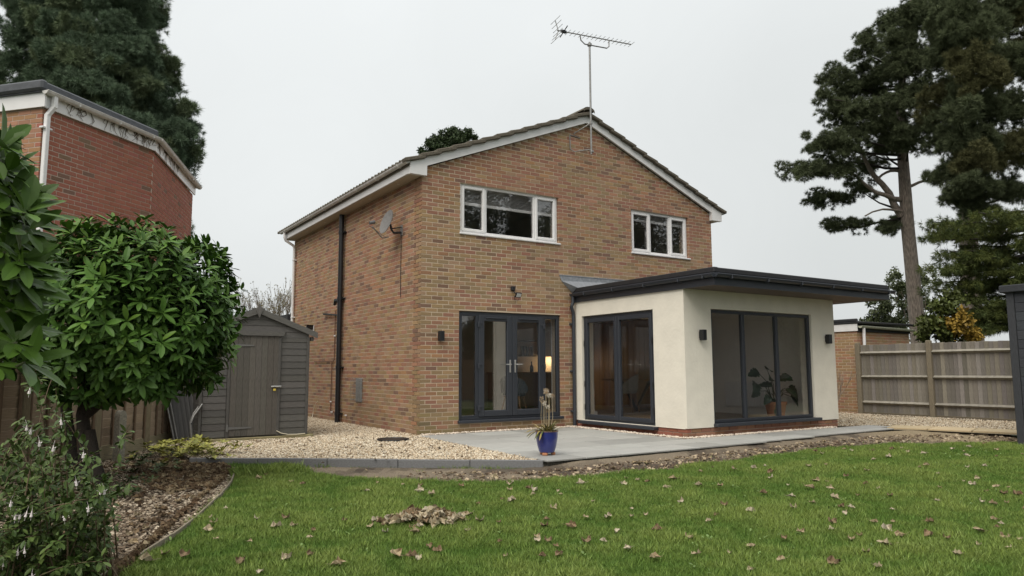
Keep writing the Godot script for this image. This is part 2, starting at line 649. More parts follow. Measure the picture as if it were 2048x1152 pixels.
	while tl.size() < 26000:
		var p := Vector2(rf(-6.6, -3.4), rf(-0.9, 8.2))
		if not Geometry2D.is_point_in_polygon(p, bedp):
			continue
		var s := rf(0.012, 0.04)
		tl.append(Transform3D((Basis(Vector3.UP, rf(0, TAU)) * Basis(Vector3.RIGHT, rf(-0.5, 0.5)) * Basis(Vector3.BACK, rf(-0.5, 0.5))).scaled(Vector3.ONE * s), Vector3(p.x, LAWN_Y + 0.02 + rf(0.0, 0.02), p.y)))
		tc.append(palette[rng.randi() % 5] * rf(0.75, 1.25))
	tag(stuff(many(chip_mesh, M.stone, tl, tc, "bark_mulch")), "brown bark chip mulch covering the planting bed under the laurel", "mulch")
	# gravel left of the patio, and along the far fence
	var g1 := [Vector2(-3.90, 1.27), Vector2(-3.94, -0.9), Vector2(-4.3, -0.9), Vector2(-3.5, -2.6), Vector2(-1.7, -9.5), Vector2(0.2, -9.5), Vector2(0.2, 0.3), Vector2(-0.06, 0.35), Vector2(-0.22, 4.05)]
	var g2 := [Vector2(7.69, 0.2), Vector2(12.2, 0.2), Vector2(12.2, 6.5), Vector2(9.6, 6.5), Vector2(9.0, 3.4), Vector2(7.69, 2.6)]
	var gm := mat("gravel_bed", lin(0.34, 0.27, 0.18), 1.0, T.speck, Vector3(3, 3, 3))
	structure(part(sheet(g1, -0.035), "gravel_ground", gm))
	structure(part(sheet(g2, -0.035), "gravel_ground", gm))
	var stones := [stone_mesh(1), stone_mesh(2), stone_mesh(3)]
	var pal := [Color(0.66, 0.57, 0.43), Color(0.72, 0.64, 0.50), Color(0.56, 0.46, 0.33), Color(0.76, 0.70, 0.58), Color(0.42, 0.33, 0.23)]
	for a in [[g1, 56000, Rect2(-4.3, -6.5, 4.5, 10.7), "cream gravel stones covering the ground between the shed and the patio", 1.0], [g2, 20000, Rect2(8.0, 0.2, 4.2, 6.3), "tan gravel stones along the foot of the grey board fence", 0.86]]:
		var gp := PackedVector2Array(a[0])
		var ls := [[[], []], [[], []], [[], []]]
		var cnt := 0
		while cnt < a[1]:
			var rect: Rect2 = a[2]
			var p := rect.position + Vector2(rng.randf(), rng.randf()) * rect.size
			if not Geometry2D.is_point_in_polygon(p, gp):
				continue
			cnt += 1
			var s := rf(0.007, 0.0145)
			var k := rng.randi() % 3
			ls[k][0].append(Transform3D(Basis(rdir(), rf(0, TAU)).scaled(Vector3(s * rf(0.9, 1.5), s, s)), Vector3(p.x, -0.028 + rf(0.0, 0.022), p.y)))
			ls[k][1].append(shade(pal[rng.randi() % 5] if rng.randf() < 0.97 else Color(0.14, 0.10, 0.07), rf(0.8, 1.15) * a[4]))
		for k in 3:
			tag(stuff(many(stones[k], M.stone, ls[k][0], ls[k][1], "gravel")), a[3], "gravel", "gravel by the shed" if a[4] == 1.0 else "gravel by the fence")
	# pale stones in the drip trench at the foot of the walls
	var dl := []
	var dc := []
	for i in 2400:
		var r := rng.randf()
		var p := Vector2(rf(0.0, 3.4), rf(0.03, 0.13)) if r < 0.3 else (Vector2(rf(3.25, 3.40), rf(0.05, 3.1)) if r < 0.6 else Vector2(rf(3.3, 7.4), rf(3.09, 3.2)))
		var s := rf(0.008, 0.017)
		dl.append(Transform3D(Basis(rdir(), rf(0, TAU)).scaled(Vector3(s * rf(0.9, 1.4), s, s)), Vector3(p.x, rf(-0.005, 0.012), p.y)))
		dc.append(Color(0.72, 0.63, 0.53) * rf(0.8, 1.15))
	tag(stuff(many(stones[0], M.stone, dl, dc, "drip_gravel")), "thin line of pale pebbles at the foot of the house walls", "gravel")
	# edging kerb: concrete lengths standing on edge
	var ed := (EDGE_B - EDGE_A).normalized()
	var eb := Basis(Vector3(ed.x, 0, ed.y), Vector3.UP, Vector3(-ed.y, 0, ed.x))
	var kerb := thing("edging_kerb", Vector3(EDGE_A.x, 0, EDGE_A.y), "grey concrete edging kerb between gravel and lawn", "kerb")
	var kl := (EDGE_B - EDGE_A).length()
	var kn := 5
	for i in kn:
		var l := kl / kn
		part(MB.new().bev(Vector3(ed.x, 0, ed.y) * (l * (i + 0.5)) + Vector3(0, -0.085 + rf(-0.003, 0.003), 0), Vector3(l - 0.006, 0.17, 0.05), 0.008, Color.WHITE, eb), "kerb_stone", M.concrete, kerb)
	# wooden lawn edging
	var le := thing("lawn_edging", Vector3.ZERO, "thin weathered timber edging strip between mulch bed and lawn", "edging")
	var eg := mat("edging_wood", lin(0.36, 0.31, 0.23), 0.95, T.earth, Vector3(3, 3, 3))
	for i in range(1, bed_line.size() - 2):
		var a: Vector2 = bed_line[i]
		var e: Vector2 = bed_line[i + 1]
		var d := (e - a).normalized()
		part(MB.new().bev(Vector3((a.x + e.x) * 0.5, LAWN_Y + 0.0 + rf(-0.006, 0.004), (a.y + e.y) * 0.5), Vector3((e - a).length() + 0.012, 0.12, 0.016), 0.004, Color.WHITE, Basis(Vector3(d.x, 0, d.y), Vector3.UP, Vector3(-d.y, 0, d.x))), "board", eg, le)
	# patio of large grey porcelain slabs, laid in rows
	var base := part(sheet([Vector2(-0.20, 4.08), Vector2(-0.02, 0.14), Vector2(3.2, 0.14), Vector2(3.2, 3.22), Vector2(8.1, 3.22), Vector2(8.1, 3.92), Vector2(5.6, 3.92), Vector2(2.4, 4.18)], -0.012), "patio", mat("joint", lin(0.12, 0.115, 0.105), 1.0, T.fine, Vector3(2, 2, 2)))
	structure(base)
	part(MB.new().prism([Vector3(-0.19, -0.3, 4.12), Vector3(-0.02, -0.3, 0.14), Vector3(3.2, -0.3, 0.14), Vector3(3.2, -0.3, 3.22), Vector3(8.0, -0.3, 3.22), Vector3(8.0, -0.3, 3.93), Vector3(6.0, -0.3, 3.95), Vector3(2.2, -0.3, 4.20)], Vector3(0, 0.278, 0)), "bedding", M.concrete_pale, base)
	var rows_z := [0.14, 0.72, 1.30, 1.88, 2.46, 3.22, 3.64, 4.24]
	rows_z = [0.15, 0.76, 1.37, 1.98, 2.59, 3.20, 3.70, 4.24]
	for r in rows_z.size() - 1:
		var z0: float = rows_z[r]
		var z1: float = rows_z[r + 1]
		var x := -0.08 - 0.03 * r
		var xend := 3.24 if z1 <= 3.25 else 8.45
		if r == 6:
			xend = 8.0
		while x < xend - 0.05:
			var l: float = [0.92, 0.61, 0.92, 0.61, 0.46][rng.randi() % 5]
			if x + l > xend - 0.25:
				l = xend - x
			var zz := z1
			if r == 6:
				zz = minf(z1, lerpf(4.29, 3.99, clampf((x - 2.0) / 4.0, 0, 1)))
			if r >= 5 or x + l * 0.5 < 3.3:
				var tone := rf(0.80, 1.12)
				part(MB.new().bev(Vector3(x + l * 0.5, -0.01, (z0 + zz) * 0.5), Vector3(l - 0.016, 0.02, zz - z0 - 0.020), 0.002, Color(0.40, 0.405, 0.385) * tone), "slab", M.slab, base)
			x += l
	# buff paving path beyond the extension
	var pathm := structure(part(sheet([Vector2(8.05, 3.1), Vector2(9.3, 3.4), Vector2(9.9, 6.4), Vector2(8.9, 6.4), Vector2(8.35, 4.15), Vector2(8.05, 3.9)], -0.03), "path", mat("path_joint", lin(0.30, 0.24, 0.15), 1.0, T.fine, Vector3(2, 2, 2))))
	for i in 4:
		var t := i / 4.0
		var a := Vector2(8.48, 3.55).lerp(Vector2(9.35, 6.3), t + 0.125)
		part(MB.new().bev(Vector3(a.x + 0.12, -0.018 + rf(-0.003, 0.003), a.y), Vector3(0.72, 0.03, 0.70), 0.004, Color(0.52, 0.42, 0.26) * rf(0.92, 1.08), Basis(Vector3.UP, 0.3)), "slab", M.slab, pathm)


func stone_mesh(sd: int) -> ArrayMesh:
	var r := RandomNumberGenerator.new()
	r.seed = sd
	var b := MB.new()
	var p := []
	for d in [Vector3(1, 0, 0), Vector3(-1, 0, 0), Vector3(0, 1, 0), Vector3(0, -1, 0), Vector3(0, 0, 1), Vector3(0, 0, -1)]:
		p.append((d + Vector3(r.randf_range(-0.25, 0.25), r.randf_range(-0.25, 0.25), r.randf_range(-0.25, 0.25))) * r.randf_range(0.8, 1.15))
	for x in [0, 1]:
		for y in [2, 3]:
			for z in [4, 5]:
				var m: Vector3 = (p[x] + p[y] + p[z]) / 3.0 * r.randf_range(1.2, 1.6)
				for e in [[x, y], [y, z], [z, x]]:
					b.tri(p[e[0]], p[e[1]], m, m)
	return b.mesh()


func leaf_mesh(l: float, w: float, fold: float, arch: float, col := Color.WHITE) -> ArrayMesh:
	var b := MB.new()
	var st := [0.0, 0.12, 0.38, 0.68, 0.9, 1.0]
	var wd := [0.05, 0.45, 0.95, 0.92, 0.45, 0.0]
	for i in st.size() - 1:
		for s in [-1.0, 1.0]:
			var q := []
			for k in [i, i + 1]:
				var y: float = st[k] * l
				var z: float = -arch * l * st[k] * st[k]
				q.append(Vector3(0, y, z))
				q.append(Vector3(s * wd[k] * w * 0.5, y, z + fold * wd[k] * w * 0.5))
			b.quad(q[0], q[1], q[3], q[2], Vector3(0, 0, 1), col)
	return b.mesh()


# ---------------------------------------------------------------- brickwork
const COURSE := 0.075
const MODULE := 0.23
var brick_cols := []
var zone := FastNoiseLite.new()


func make_brick_colours() -> void:
	zone.seed = 4
	zone.frequency = 0.5
	for a in [[Color(0.365, 0.195, 0.130), 7], [Color(0.395, 0.262, 0.165), 8], [Color(0.430, 0.235, 0.145), 6], [Color(0.235, 0.148, 0.102), 5], [Color(0.340, 0.240, 0.148), 4], [Color(0.385, 0.150, 0.105), 8]]:
		for i in a[1]:
			var f := rf(0.92, 1.08)
			brick_cols.append(Color(a[0].r * f * 1.02, a[0].g * f * rf(0.94, 1.06), a[0].b * f * rf(0.84, 1.04)))


func pick_brick(p: Vector3, style: String) -> int:
	if style == "red":
		return 30 + rng.randi() % 8 if rng.randf() < 0.93 else 21 + rng.randi() % 5
	if style == "buff":
		return 7 + rng.randi() % 14
	var z := zone.get_noise_3d(p.x * 0.7, p.y * 1.6, p.z * 0.7)
	var redness := 0.42 + z * 0.5
	if style == "front":
		redness += 0.35 if p.y > 4.0 else (-0.12 if p.y < 0.9 else 0.0)
		if p.x < 0.75 and p.y > 2.2 and p.y < 4.1:
			redness -= 0.35
	if style == "side":
		redness += 0.12 if p.y > 0.7 else -0.1
		if p.z > -0.5:
			redness -= 0.2
	var dark := 0.065 + (0.03 if style == "side" else 0.01)
	if rng.randf() < dark:
		return 21 + rng.randi() % 5
	if rng.randf() < redness:
		return rng.randi() % 7 if rng.randf() < (0.8 if style == "front" else 0.5) else 15 + rng.randi() % 6
	if rng.randf() < (0.42 if style == "front" else 0.2):
		return 26 + rng.randi() % 4
	return 7 + rng.randi() % 8


# fills list with [centre, length, along, normal, colour number, wall, score]
func lay(list: Array, o: Vector3, u: Vector3, nr: Vector3, length: float, rows: int, odd_start: bool, holes: Array, style: String, wall: Node3D, gable = null, clip_end := true) -> void:
	for r in rows:
		var y := r * COURSE
		var lo := 0.0
		var hi := length
		if gable != null:
			var lim: Vector2 = gable.call(o.y + y + COURSE)
			lo = maxf(lo, lim.x)
			hi = minf(hi, lim.y)
		var s := 0.0 if (r % 2 == 0) != odd_start else MODULE * 0.5
		while s < hi:
			var segs := [Vector2(maxf(s, lo), minf(s + MODULE - 0.013, hi))]
			for h in holes:
				if o.y + y + COURSE * 0.55 > h.position.y and o.y + y + COURSE * 0.45 < h.end.y:
					var nxt := []
					for g in segs:
						if g.x < h.position.x:
							nxt.append(Vector2(g.x, minf(g.y, h.position.x)))
						if g.y > h.end.x:
							nxt.append(Vector2(maxf(g.x, h.end.x), g.y))
					segs = nxt
			for g in segs:
				var l: float = g.y - g.x
				if l < 0.012:
					continue
				var p: Vector3 = o + u * ((g.x + g.y) * 0.5) + Vector3(0, y + COURSE * 0.5, 0)
				var see := cam.position - p
				var score := -1.0
				if l > MODULE - 0.022:
					score = absf(see.normalized().dot(nr)) / see.length() if p.y > 0.55 or p.x > 1.3 else -1.0
				list.append([p + nr * (rf(-0.0012, 0.0022) - 0.05), l, u, nr, pick_brick(p, style), wall, score])
			s += MODULE


# the 300 bricks that show largest become objects, the rest one mesh per wall
func build_bricks(list: Array, singles: int) -> void:
	list.sort_custom(func(a, b): return a[6] > b[6])
	var pool := {}
	var rest := {}
	for i in list.size():
		var e: Array = list[i]
		var bu: Vector3 = e[2] if (e[2] as Vector3).cross(Vector3.UP).dot(e[3]) > 0.0 else -e[2]
		var bs := Basis(bu, Vector3.UP, e[3])
		if i < singles and e[6] > 0.0 and not (e[5].name == "front_wall" and e[0].y < 0.55 and e[0].x < 1.3):
			if not pool.has(e[4]):
				pool[e[4]] = MB.new().bev(Vector3.ZERO, Vector3(MODULE - 0.013, 0.0615, 0.10), 0.003, brick_cols[e[4]]).mesh()
			shared(pool[e[4]], "brick", M.brick, e[5], Transform3D(bs * Basis(Vector3.BACK, rf(-0.008, 0.008)), e[0] - (e[5] as Node3D).global_position))
		else:
			if not rest.has(e[5]):
				rest[e[5]] = MB.new()
			var j := rf(0.93, 1.07)
			var bc: Color = brick_cols[e[4]]
			if e[5].name == "front_wall" and e[0].y < 0.55 and e[0].x < 1.3:
				bc = bc.lerp(Color(0.20, 0.215, 0.085), clampf(0.55 - e[0].y - e[0].x * 0.25 + zone.get_noise_3d(e[0].x * 9.0, e[0].y * 9.0, 0.0) * 0.7, 0, 0.6))
			rest[e[5]].box(e[0] - (e[5] as Node3D).global_position, Vector3(e[1], 0.0615 + rf(-0.002, 0.0015), 0.10), shade(bc, j), bs * Basis(Vector3.BACK, rf(-0.008, 0.008)))
	for w in rest:
		stuff(part(rest[w], "brickwork", M.brick, w))


# rectangles of a wall (u, y) around its openings, as boxes from depth d0 to d1 behind the face
func wall_core(b: MB, o: Vector3, u: Vector3, nr: Vector3, u0: float, u1: float, y0: float, y1: float, d0: float, d1: float, holes: Array) -> void:
	var us := [u0, u1]
	var ys := [y0, y1]
	for h in holes:
		for x in [h.position.x - 0.003, h.end.x + 0.003]:
			if x > u0 and x < u1:
				us.append(x)
		for y in [h.position.y - 0.003, h.end.y + 0.003]:
			if y > y0 and y < y1:
				ys.append(y)
	us.sort()
	ys.sort()
	for j in ys.size() - 1:
		var run := -1.0
		for i in us.size():
			var open := true
			if i < us.size() - 1:
				var m := Vector2((us[i] + us[i + 1]) * 0.5, (ys[j] + ys[j + 1]) * 0.5)
				open = false
				for h in holes:
					if h.has_point(m):
						open = true
			if not open and run < 0.0:
				run = us[i]
			if open and run >= 0.0:
				b.box(o + u * ((run + us[i]) * 0.5) + Vector3(0, (ys[j] + ys[j + 1]) * 0.5, 0) - nr * ((d0 + d1) * 0.5), Vector3(us[i] - run, ys[j + 1] - ys[j], d1 - d0), Color.WHITE, Basis(u, Vector3.UP, nr))
				run = -1.0


# ---------------------------------------------------------------- main house
var the_house: Node3D
const HW := 7.64
const HD := 7.95
const SL := 0.4016


func house() -> void:
	make_brick_colours()
	the_house = thing("house", Vector3.ZERO, "two-storey brown brick house with a white trimmed gable", "house")
	var H := the_house
	var door := Rect2(0.79, 0.165, 2.33, 2.06)
	var w1 := Rect2(0.805, 3.66, 2.30, 1.01)
	var w2 := Rect2(5.09, 3.65, 1.775, 1.01)
	var cover := Rect2(3.50, -0.5, 4.5, 3.30)
	var pass_way := Rect2(3.95, 0.15, 3.35, 2.15)
	var fb := MB.new()
	wall_core(fb, Vector3.ZERO, Vector3.RIGHT, Vector3.BACK, 0.010, HW, -0.3, 4.65, 0.003, 0.30, [door, w1, w2, pass_way])
	fb.prism([Vector3(0.010, 4.652, -0.003), Vector3(HW, 4.652, -0.003), Vector3(HW, 4.81, -0.003), Vector3(HW / 2, 4.83 + SL * HW / 2, -0.003), Vector3(0.010, 4.81, -0.003)], Vector3(0, 0, -0.28))
	var front := part(fb, "front_wall", M.mortar, H)
	var sb := MB.new()
	sb.mm(Vector3(0.003, -0.3, -0.302), Vector3(0.30, 4.70, -HD))
	var side := part(sb, "side_wall", M.mortar, H)
	var rb := MB.new()
	rb.mm(Vector3(HW - 0.30, -0.3, -0.302), Vector3(HW - 0.003, 4.65, -HD))
	rb.mm(Vector3(0.302, -0.3, -HD + 0.3), Vector3(HW - 0.302, 4.65, -HD))
	rb.prism([Vector3(0.12, 4.652, -HD), Vector3(HW - 0.12, 4.652, -HD), Vector3(HW / 2, 6.31, -HD)], Vector3(0, 0, 0.28))
	part(rb, "rear_walls", mat("plain_brick", lin(0.30, 0.19, 0.12), 0.95, T.fine, Vector3(3, 3, 3)), H)
	var list := []
	var gable := func(y: float) -> Vector2:
		var lo := maxf(0.0, (y - 4.83) / SL)
		return Vector2(lo, HW - lo)
	lay(list, Vector3(0, -0.15, 0), Vector3.RIGHT, Vector3.BACK, HW, 88, false, [door, w1, w2, cover], "front", front, gable)
	lay(list, Vector3(0, -0.15, 0), Vector3.FORWARD, Vector3.LEFT, HD, 65, true, [], "side", side)
	build_bricks(list, 300)
	# roof
	var ca := cos(atan(SL))
	var sa := sin(atan(SL))
	var roof := part(MB.new().prism([Vector3(-0.30, 4.80, 0.05), Vector3(-0.30, 4.86, 0.05), Vector3(HW / 2, 4.985 + SL * HW / 2, 0.05), Vector3(HW + 0.30, 4.86, 0.05), Vector3(HW + 0.30, 4.80, 0.05), Vector3(HW / 2, 4.93 + SL * HW / 2, 0.05)], Vector3(0, 0, -HD - 0.1)), "roof", M.tile, H)
	var rest := MB.new()
	var tile := MB.new()
	tile.bev(Vector3(0.2, 0.02, 0), Vector3(0.41, 0.022, 0.325), 0.004)
	for k in [-0.09, 0.075]:
		tile.tube([Vector3(-0.004, 0.027, k), Vector3(0.405, 0.027, k)], [0.036], 8)
	var tile_mesh := tile.mesh()
	var verge := MB.new()
	verge.bev(Vector3(0.2, 0.005, 0), Vector3(0.42, 0.07, 0.18), 0.012)
	var verge_mesh := verge.mesh()
	for s in [0, 1]:
		var up := Vector3(ca, sa, 0) if s == 0 else Vector3(-ca, sa, 0)
		var nr := Vector3(-sa, ca, 0) if s == 0 else Vector3(sa, ca, 0)
		var e := Vector3(-0.37, 4.985 - SL * 0.37, 0) if s == 0 else Vector3(HW + 0.37, 4.985 - SL * 0.37, 0)
		var zz := up.cross(nr)
		for i in 13:
			var p := e + up * (i * 0.345)
			var bs := Basis(up, nr, zz) * Basis(Vector3.BACK, -0.085 + rf(-0.015, 0.015))
			shared(verge_mesh, "verge_tile", M.tile, roof, Transform3D(bs * Basis(Vector3.UP, rf(-0.01, 0.01)), p + nr * 0.045 + Vector3(0, 0, 0.075)))
			for k in 25:
				var q := p + nr * 0.03 + Vector3(0, 0, -0.19 - k * 0.33)
				if i == 0:
					shared(tile_mesh, "roof_tile", M.tile, roof, Transform3D(bs, q))
				else:
					rest.box(q + bs * Vector3(0.2, 0.02, 0), Vector3(0.41, 0.022, 0.325), Color.WHITE, bs)
	stuff(part(rest, "tiling", M.tile, roof))
	for k in 19:
		var z := 0.02 - k * 0.44
		var arc := []
		for a in 9:
			var t := PI * a / 8.0
			arc.append(Vector2(-cos(t) * 0.15, sin(t) * 0.085))
		var rt := MB.new()
		for a in 8:
			rt.quad(Vector3(arc[a].x, arc[a].y, 0.22), Vector3(arc[a + 1].x, arc[a + 1].y, 0.22), Vector3(arc[a + 1].x, arc[a + 1].y, -0.22), Vector3(arc[a].x, arc[a].y, -0.22), Vector3(arc[a].x, arc[a].y + 0.02, 0))
			rt.quad(Vector3(arc[a].x, arc[a].y, 0.22), Vector3(arc[a + 1].x, arc[a + 1].y, 0.22), Vector3(arc[a + 1].x, arc[a + 1].y - 0.06, 0.22), Vector3(arc[a].x, arc[a].y - 0.06, 0.22), Vector3(0, 0, 1))
		rt.mesh()
		var o := part(rt, "ridge_tile", M.tile, roof)
		o.position = Vector3(HW / 2, 5.06 + SL * HW / 2, z - 0.07 + (0.0 if k else 0.0))
	# barge boards with boxed ends
	for s in [0, 1]:
		var fx := func(x: float) -> float: return x if s == 0 else HW - x
		part(MB.new().prism([Vector3(fx.call(0.06), 4.822 + SL * 0.06, 0.062), Vector3(fx.call(0.06), 4.99 + SL * 0.06, 0.062), Vector3(fx.call(HW / 2 - 0.001), 4.99 + SL * HW / 2, 0.062), Vector3(fx.call(HW / 2 - 0.001), 4.822 + SL * HW / 2, 0.062)], Vector3(0, 0, 0.022)), "bargeboard", M.upvc, H)
		part(MB.new().prism([Vector3(fx.call(0.06), 4.835 + SL * 0.06, 0.012), Vector3(fx.call(0.06), 4.855 + SL * 0.06, 0.012), Vector3(fx.call(HW / 2 - 0.004), 4.855 + SL * HW / 2, 0.012), Vector3(fx.call(HW / 2 - 0.004), 4.835 + SL * HW / 2, 0.012)], Vector3(0, 0, 0.048)), "verge_soffit", M.upvc_worn, H)
		part(MB.new().prism([Vector3(fx.call(-0.275), 4.657, 0.012), Vector3(fx.call(-0.275), 4.868, 0.012), Vector3(fx.call(0.058), 4.99, 0.012), Vector3(fx.call(0.058), 4.657, 0.012)], Vector3(0, 0, 0.088)), "eaves_box", M.upvc, H)
		part(MB.new().mm(Vector3(fx.call(-0.275), 4.672, 0.010), Vector3(fx.call(-0.255), 4.865, -HD - 0.02)), "fascia", M.upvc, H)
		part(MB.new().mm(Vector3(fx.call(-0.254), 4.662, 0.010), Vector3(fx.call(-0.002), 4.672, -HD - 0.02)), "soffit", M.soffit, H)
		var gut := MB.new()
		for a in 8:
			var t0 := PI + PI * a / 8.0
			var t1 := PI + PI * (a + 1) / 8.0
			var c0 := Vector3(fx.call(-0.335) + cos(t0) * 0.056, 4.885 + sin(t0) * 0.056, 0)
			var c1 := Vector3(fx.call(-0.335) + cos(t1) * 0.056, 4.885 + sin(t1) * 0.056, 0)
			gut.quad(c0 + Vector3(0, 0, 0.11), c1 + Vector3(0, 0, 0.11), c1 + Vector3(0, 0, -HD - 0.12), c0 + Vector3(0, 0, -HD - 0.12), Vector3(cos((t0 + t1) / 2), sin((t0 + t1) / 2), 0))
			gut.tri(Vector3(fx.call(-0.335), 4.885, 0.11), c0 + Vector3(0, 0, 0.11), c1 + Vector3(0, 0, 0.11), Vector3(0, 0, 1))
			gut.tri(Vector3(fx.call(-0.335), 4.885, -HD - 0.12), c0 + Vector3(0, 0, -HD - 0.12), c1 + Vector3(0, 0, -HD - 0.12), Vector3(0, 0, -1))
		var go := part(gut, "gutter", M.upvc_worn, H)
		for k in 8:
			var br := MB.new()
			var ring := []
			for a in 9:
				var t := PI + PI * a / 8.0
				ring.append(Vector3(fx.call(-0.335) + cos(t) * 0.060, 4.885 + sin(t) * 0.060, -0.25 - k * 1.05))
			br.tube(ring, [0.012], 6)
			part(br, "bracket", M.upvc_worn, go)
	for k in 6:
		part(MB.new().lathe([Vector2(0.001, 0), Vector2(0.035, 0), Vector2(0.035, 0.004)], 14, Vector3(-0.13, 4.655, -0.75 - k * 1.42)), "soffit_vent", M.upvc_worn, H)
	# windows upstairs
	window("window", H, Rect2(0.815, 3.70, 2.28, 0.962), [1.385, 2.535], [true, false, true])
	window("window", H, Rect2(5.10, 3.69, 1.755, 0.962), [5.69, 6.30], [true, false, true])
	french_door(H)


func frame_bars(b: MB, r: Rect2, w: float, z: float, d: float, bevel := 0.006) -> void:
	b.bev(Vector3(r.position.x + w / 2, r.get_center().y, z), Vector3(w, r.size.y, d), bevel)
	b.bev(Vector3(r.end.x - w / 2, r.get_center().y, z), Vector3(w, r.size.y, d), bevel)
	b.bev(Vector3(r.get_center().x, r.position.y + w / 2, z), Vector3(r.size.x - w * 2 - 0.001, w, d - 0.003), bevel)
	b.bev(Vector3(r.get_center().x, r.end.y - w / 2, z), Vector3(r.size.x - w * 2 - 0.001, w, d - 0.003), bevel)


# two sheets of glass with a gap between them
func glazing(p: Vector3, s: Vector3) -> MB:
	return MB.new().box(p + Vector3(0, 0, 0.006), Vector3(s.x, s.y, 0.004)).box(p - Vector3(0, 0, 0.010), Vector3(s.x, s.y, 0.004))


func window(called: String, H: Node3D, r: Rect2, bars: Array, opens: Array) -> void:
	var z := -0.085
	var fb := MB.new()
	frame_bars(fb, r, 0.055, z, 0.07)
	for x in bars:
		fb.bev(Vector3(x, r.get_center().y, z), Vector3(0.055, r.size.y - 0.111, 0.067), 0.006)
	var o := part(fb, called, M.upvc, H)
	part(MB.new().bev(Vector3(r.get_center().x + 0.005, r.position.y - 0.018, -0.028), Vector3(r.size.x + 0.07, 0.034, 0.125), 0.008), "sill", M.upvc, o)
	var xs := [r.position.x + 0.0275]
	xs.append_array(bars)
	xs.append(r.end.x - 0.0275)
	for i in xs.size() - 1:
		var a: float = xs[i] + 0.0275
		var e: float = xs[i + 1] - 0.0275
		var g := Rect2(a, r.position.y + 0.055, e - a, r.size.y - 0.11)
		if opens[i]:
			var s := MB.new()
			frame_bars(s, g.grow(0.012), 0.055, z + 0.022, 0.06, 0.009)
			part(s, "sash", M.upvc, o)
			g = g.grow(-0.038)
			part(MB.new().bev(Vector3(e - 0.012 if i == 0 else a + 0.012, g.get_center().y, z - 0.05), Vector3(0.018, 0.11, 0.02), 0.004), "handle", M.upvc, o)
		part(glazing(Vector3(g.get_center().x, g.get_center().y, z), Vector3(g.size.x + 0.01, g.size.y + 0.01, 0.006)), "pane", M.glass, o)


func french_door(H: Node3D) -> void:
	var z := -0.075
	var r := Rect2(0.795, 0.215, 2.32, 2.0)
	var fb := MB.new()
	frame_bars(fb, r, 0.06, z, 0.075)
	for x in [1.21, 2.73]:
		fb.bev(Vector3(x, r.get_center().y, z), Vector3(0.06, r.size.y - 0.121, 0.072), 0.006)
	var o := part(fb, "patio_door", M.anthracite, H)
	part(MB.new().bev(Vector3(1.955, 0.188, -0.02), Vector3(2.38, 0.052, 0.17), 0.008), "sill", M.anthracite, o)
	for g in [Rect2(0.85, 0.27, 0.34, 1.89), Rect2(2.75, 0.27, 0.32, 1.89)]:
		var bead := MB.new()
		frame_bars(bead, g, 0.022, z + 0.02, 0.04, 0.006)
		part(bead, "bead", M.anthracite, o)
		part(glazing(Vector3(g.get_center().x, g.get_center().y, z + 0.005), Vector3(g.size.x, g.size.y, 0.006)), "pane", M.glass, o)
	for s in [0, 1]:
		var g := Rect2(1.232, 0.262, 0.74, 1.905) if s == 0 else Rect2(1.978, 0.262, 0.74, 1.905)
		var lf := MB.new()
		frame_bars(lf, g, 0.115, z + 0.025, 0.07, 0.010)
		part(lf, "leaf_frame", M.anthracite, o)
		part(glazing(Vector3(g.get_center().x, g.get_center().y, z + 0.018), Vector3(g.size.x - 0.21, g.size.y - 0.21, 0.006)), "pane", M.glass, o)
		part(MB.new().bev(Vector3(g.get_center().x, g.end.y - 0.055, z + 0.075), Vector3(0.46, 0.022, 0.03), 0.006), "trickle_vent", M.anthracite, o)
		var hx := g.end.x - 0.055 if s == 0 else g.position.x + 0.055
		var hb := MB.new()
		hb.bev(Vector3(hx, 1.20, z + 0.066), Vector3(0.032, 0.24, 0.014), 0.006)
		var dir := -1.0 if s == 0 else 1.0
		hb.tube([Vector3(hx, 1.235, z + 0.07), Vector3(hx, 1.235, z + 0.115), Vector3(hx + dir * 0.02, 1.235, z + 0.122), Vector3(hx + dir * 0.13, 1.235, z + 0.12)], [0.010], 8)
		part(hb, "handle", M.steel, o)
		var ex := g.position.x - 0.008 if s == 0 else g.end.x + 0.008
		for y in [0.42, 1.2, 1.98]:
			part(MB.new().bev(Vector3(ex, y, z + 0.068), Vector3(0.05, 0.10, 0.03), 0.008).bev(Vector3(ex - dir * 0.05, y + 0.03, z + 0.066), Vector3(0.07, 0.035, 0.016), 0.004), "hinge", M.anthracite, o)


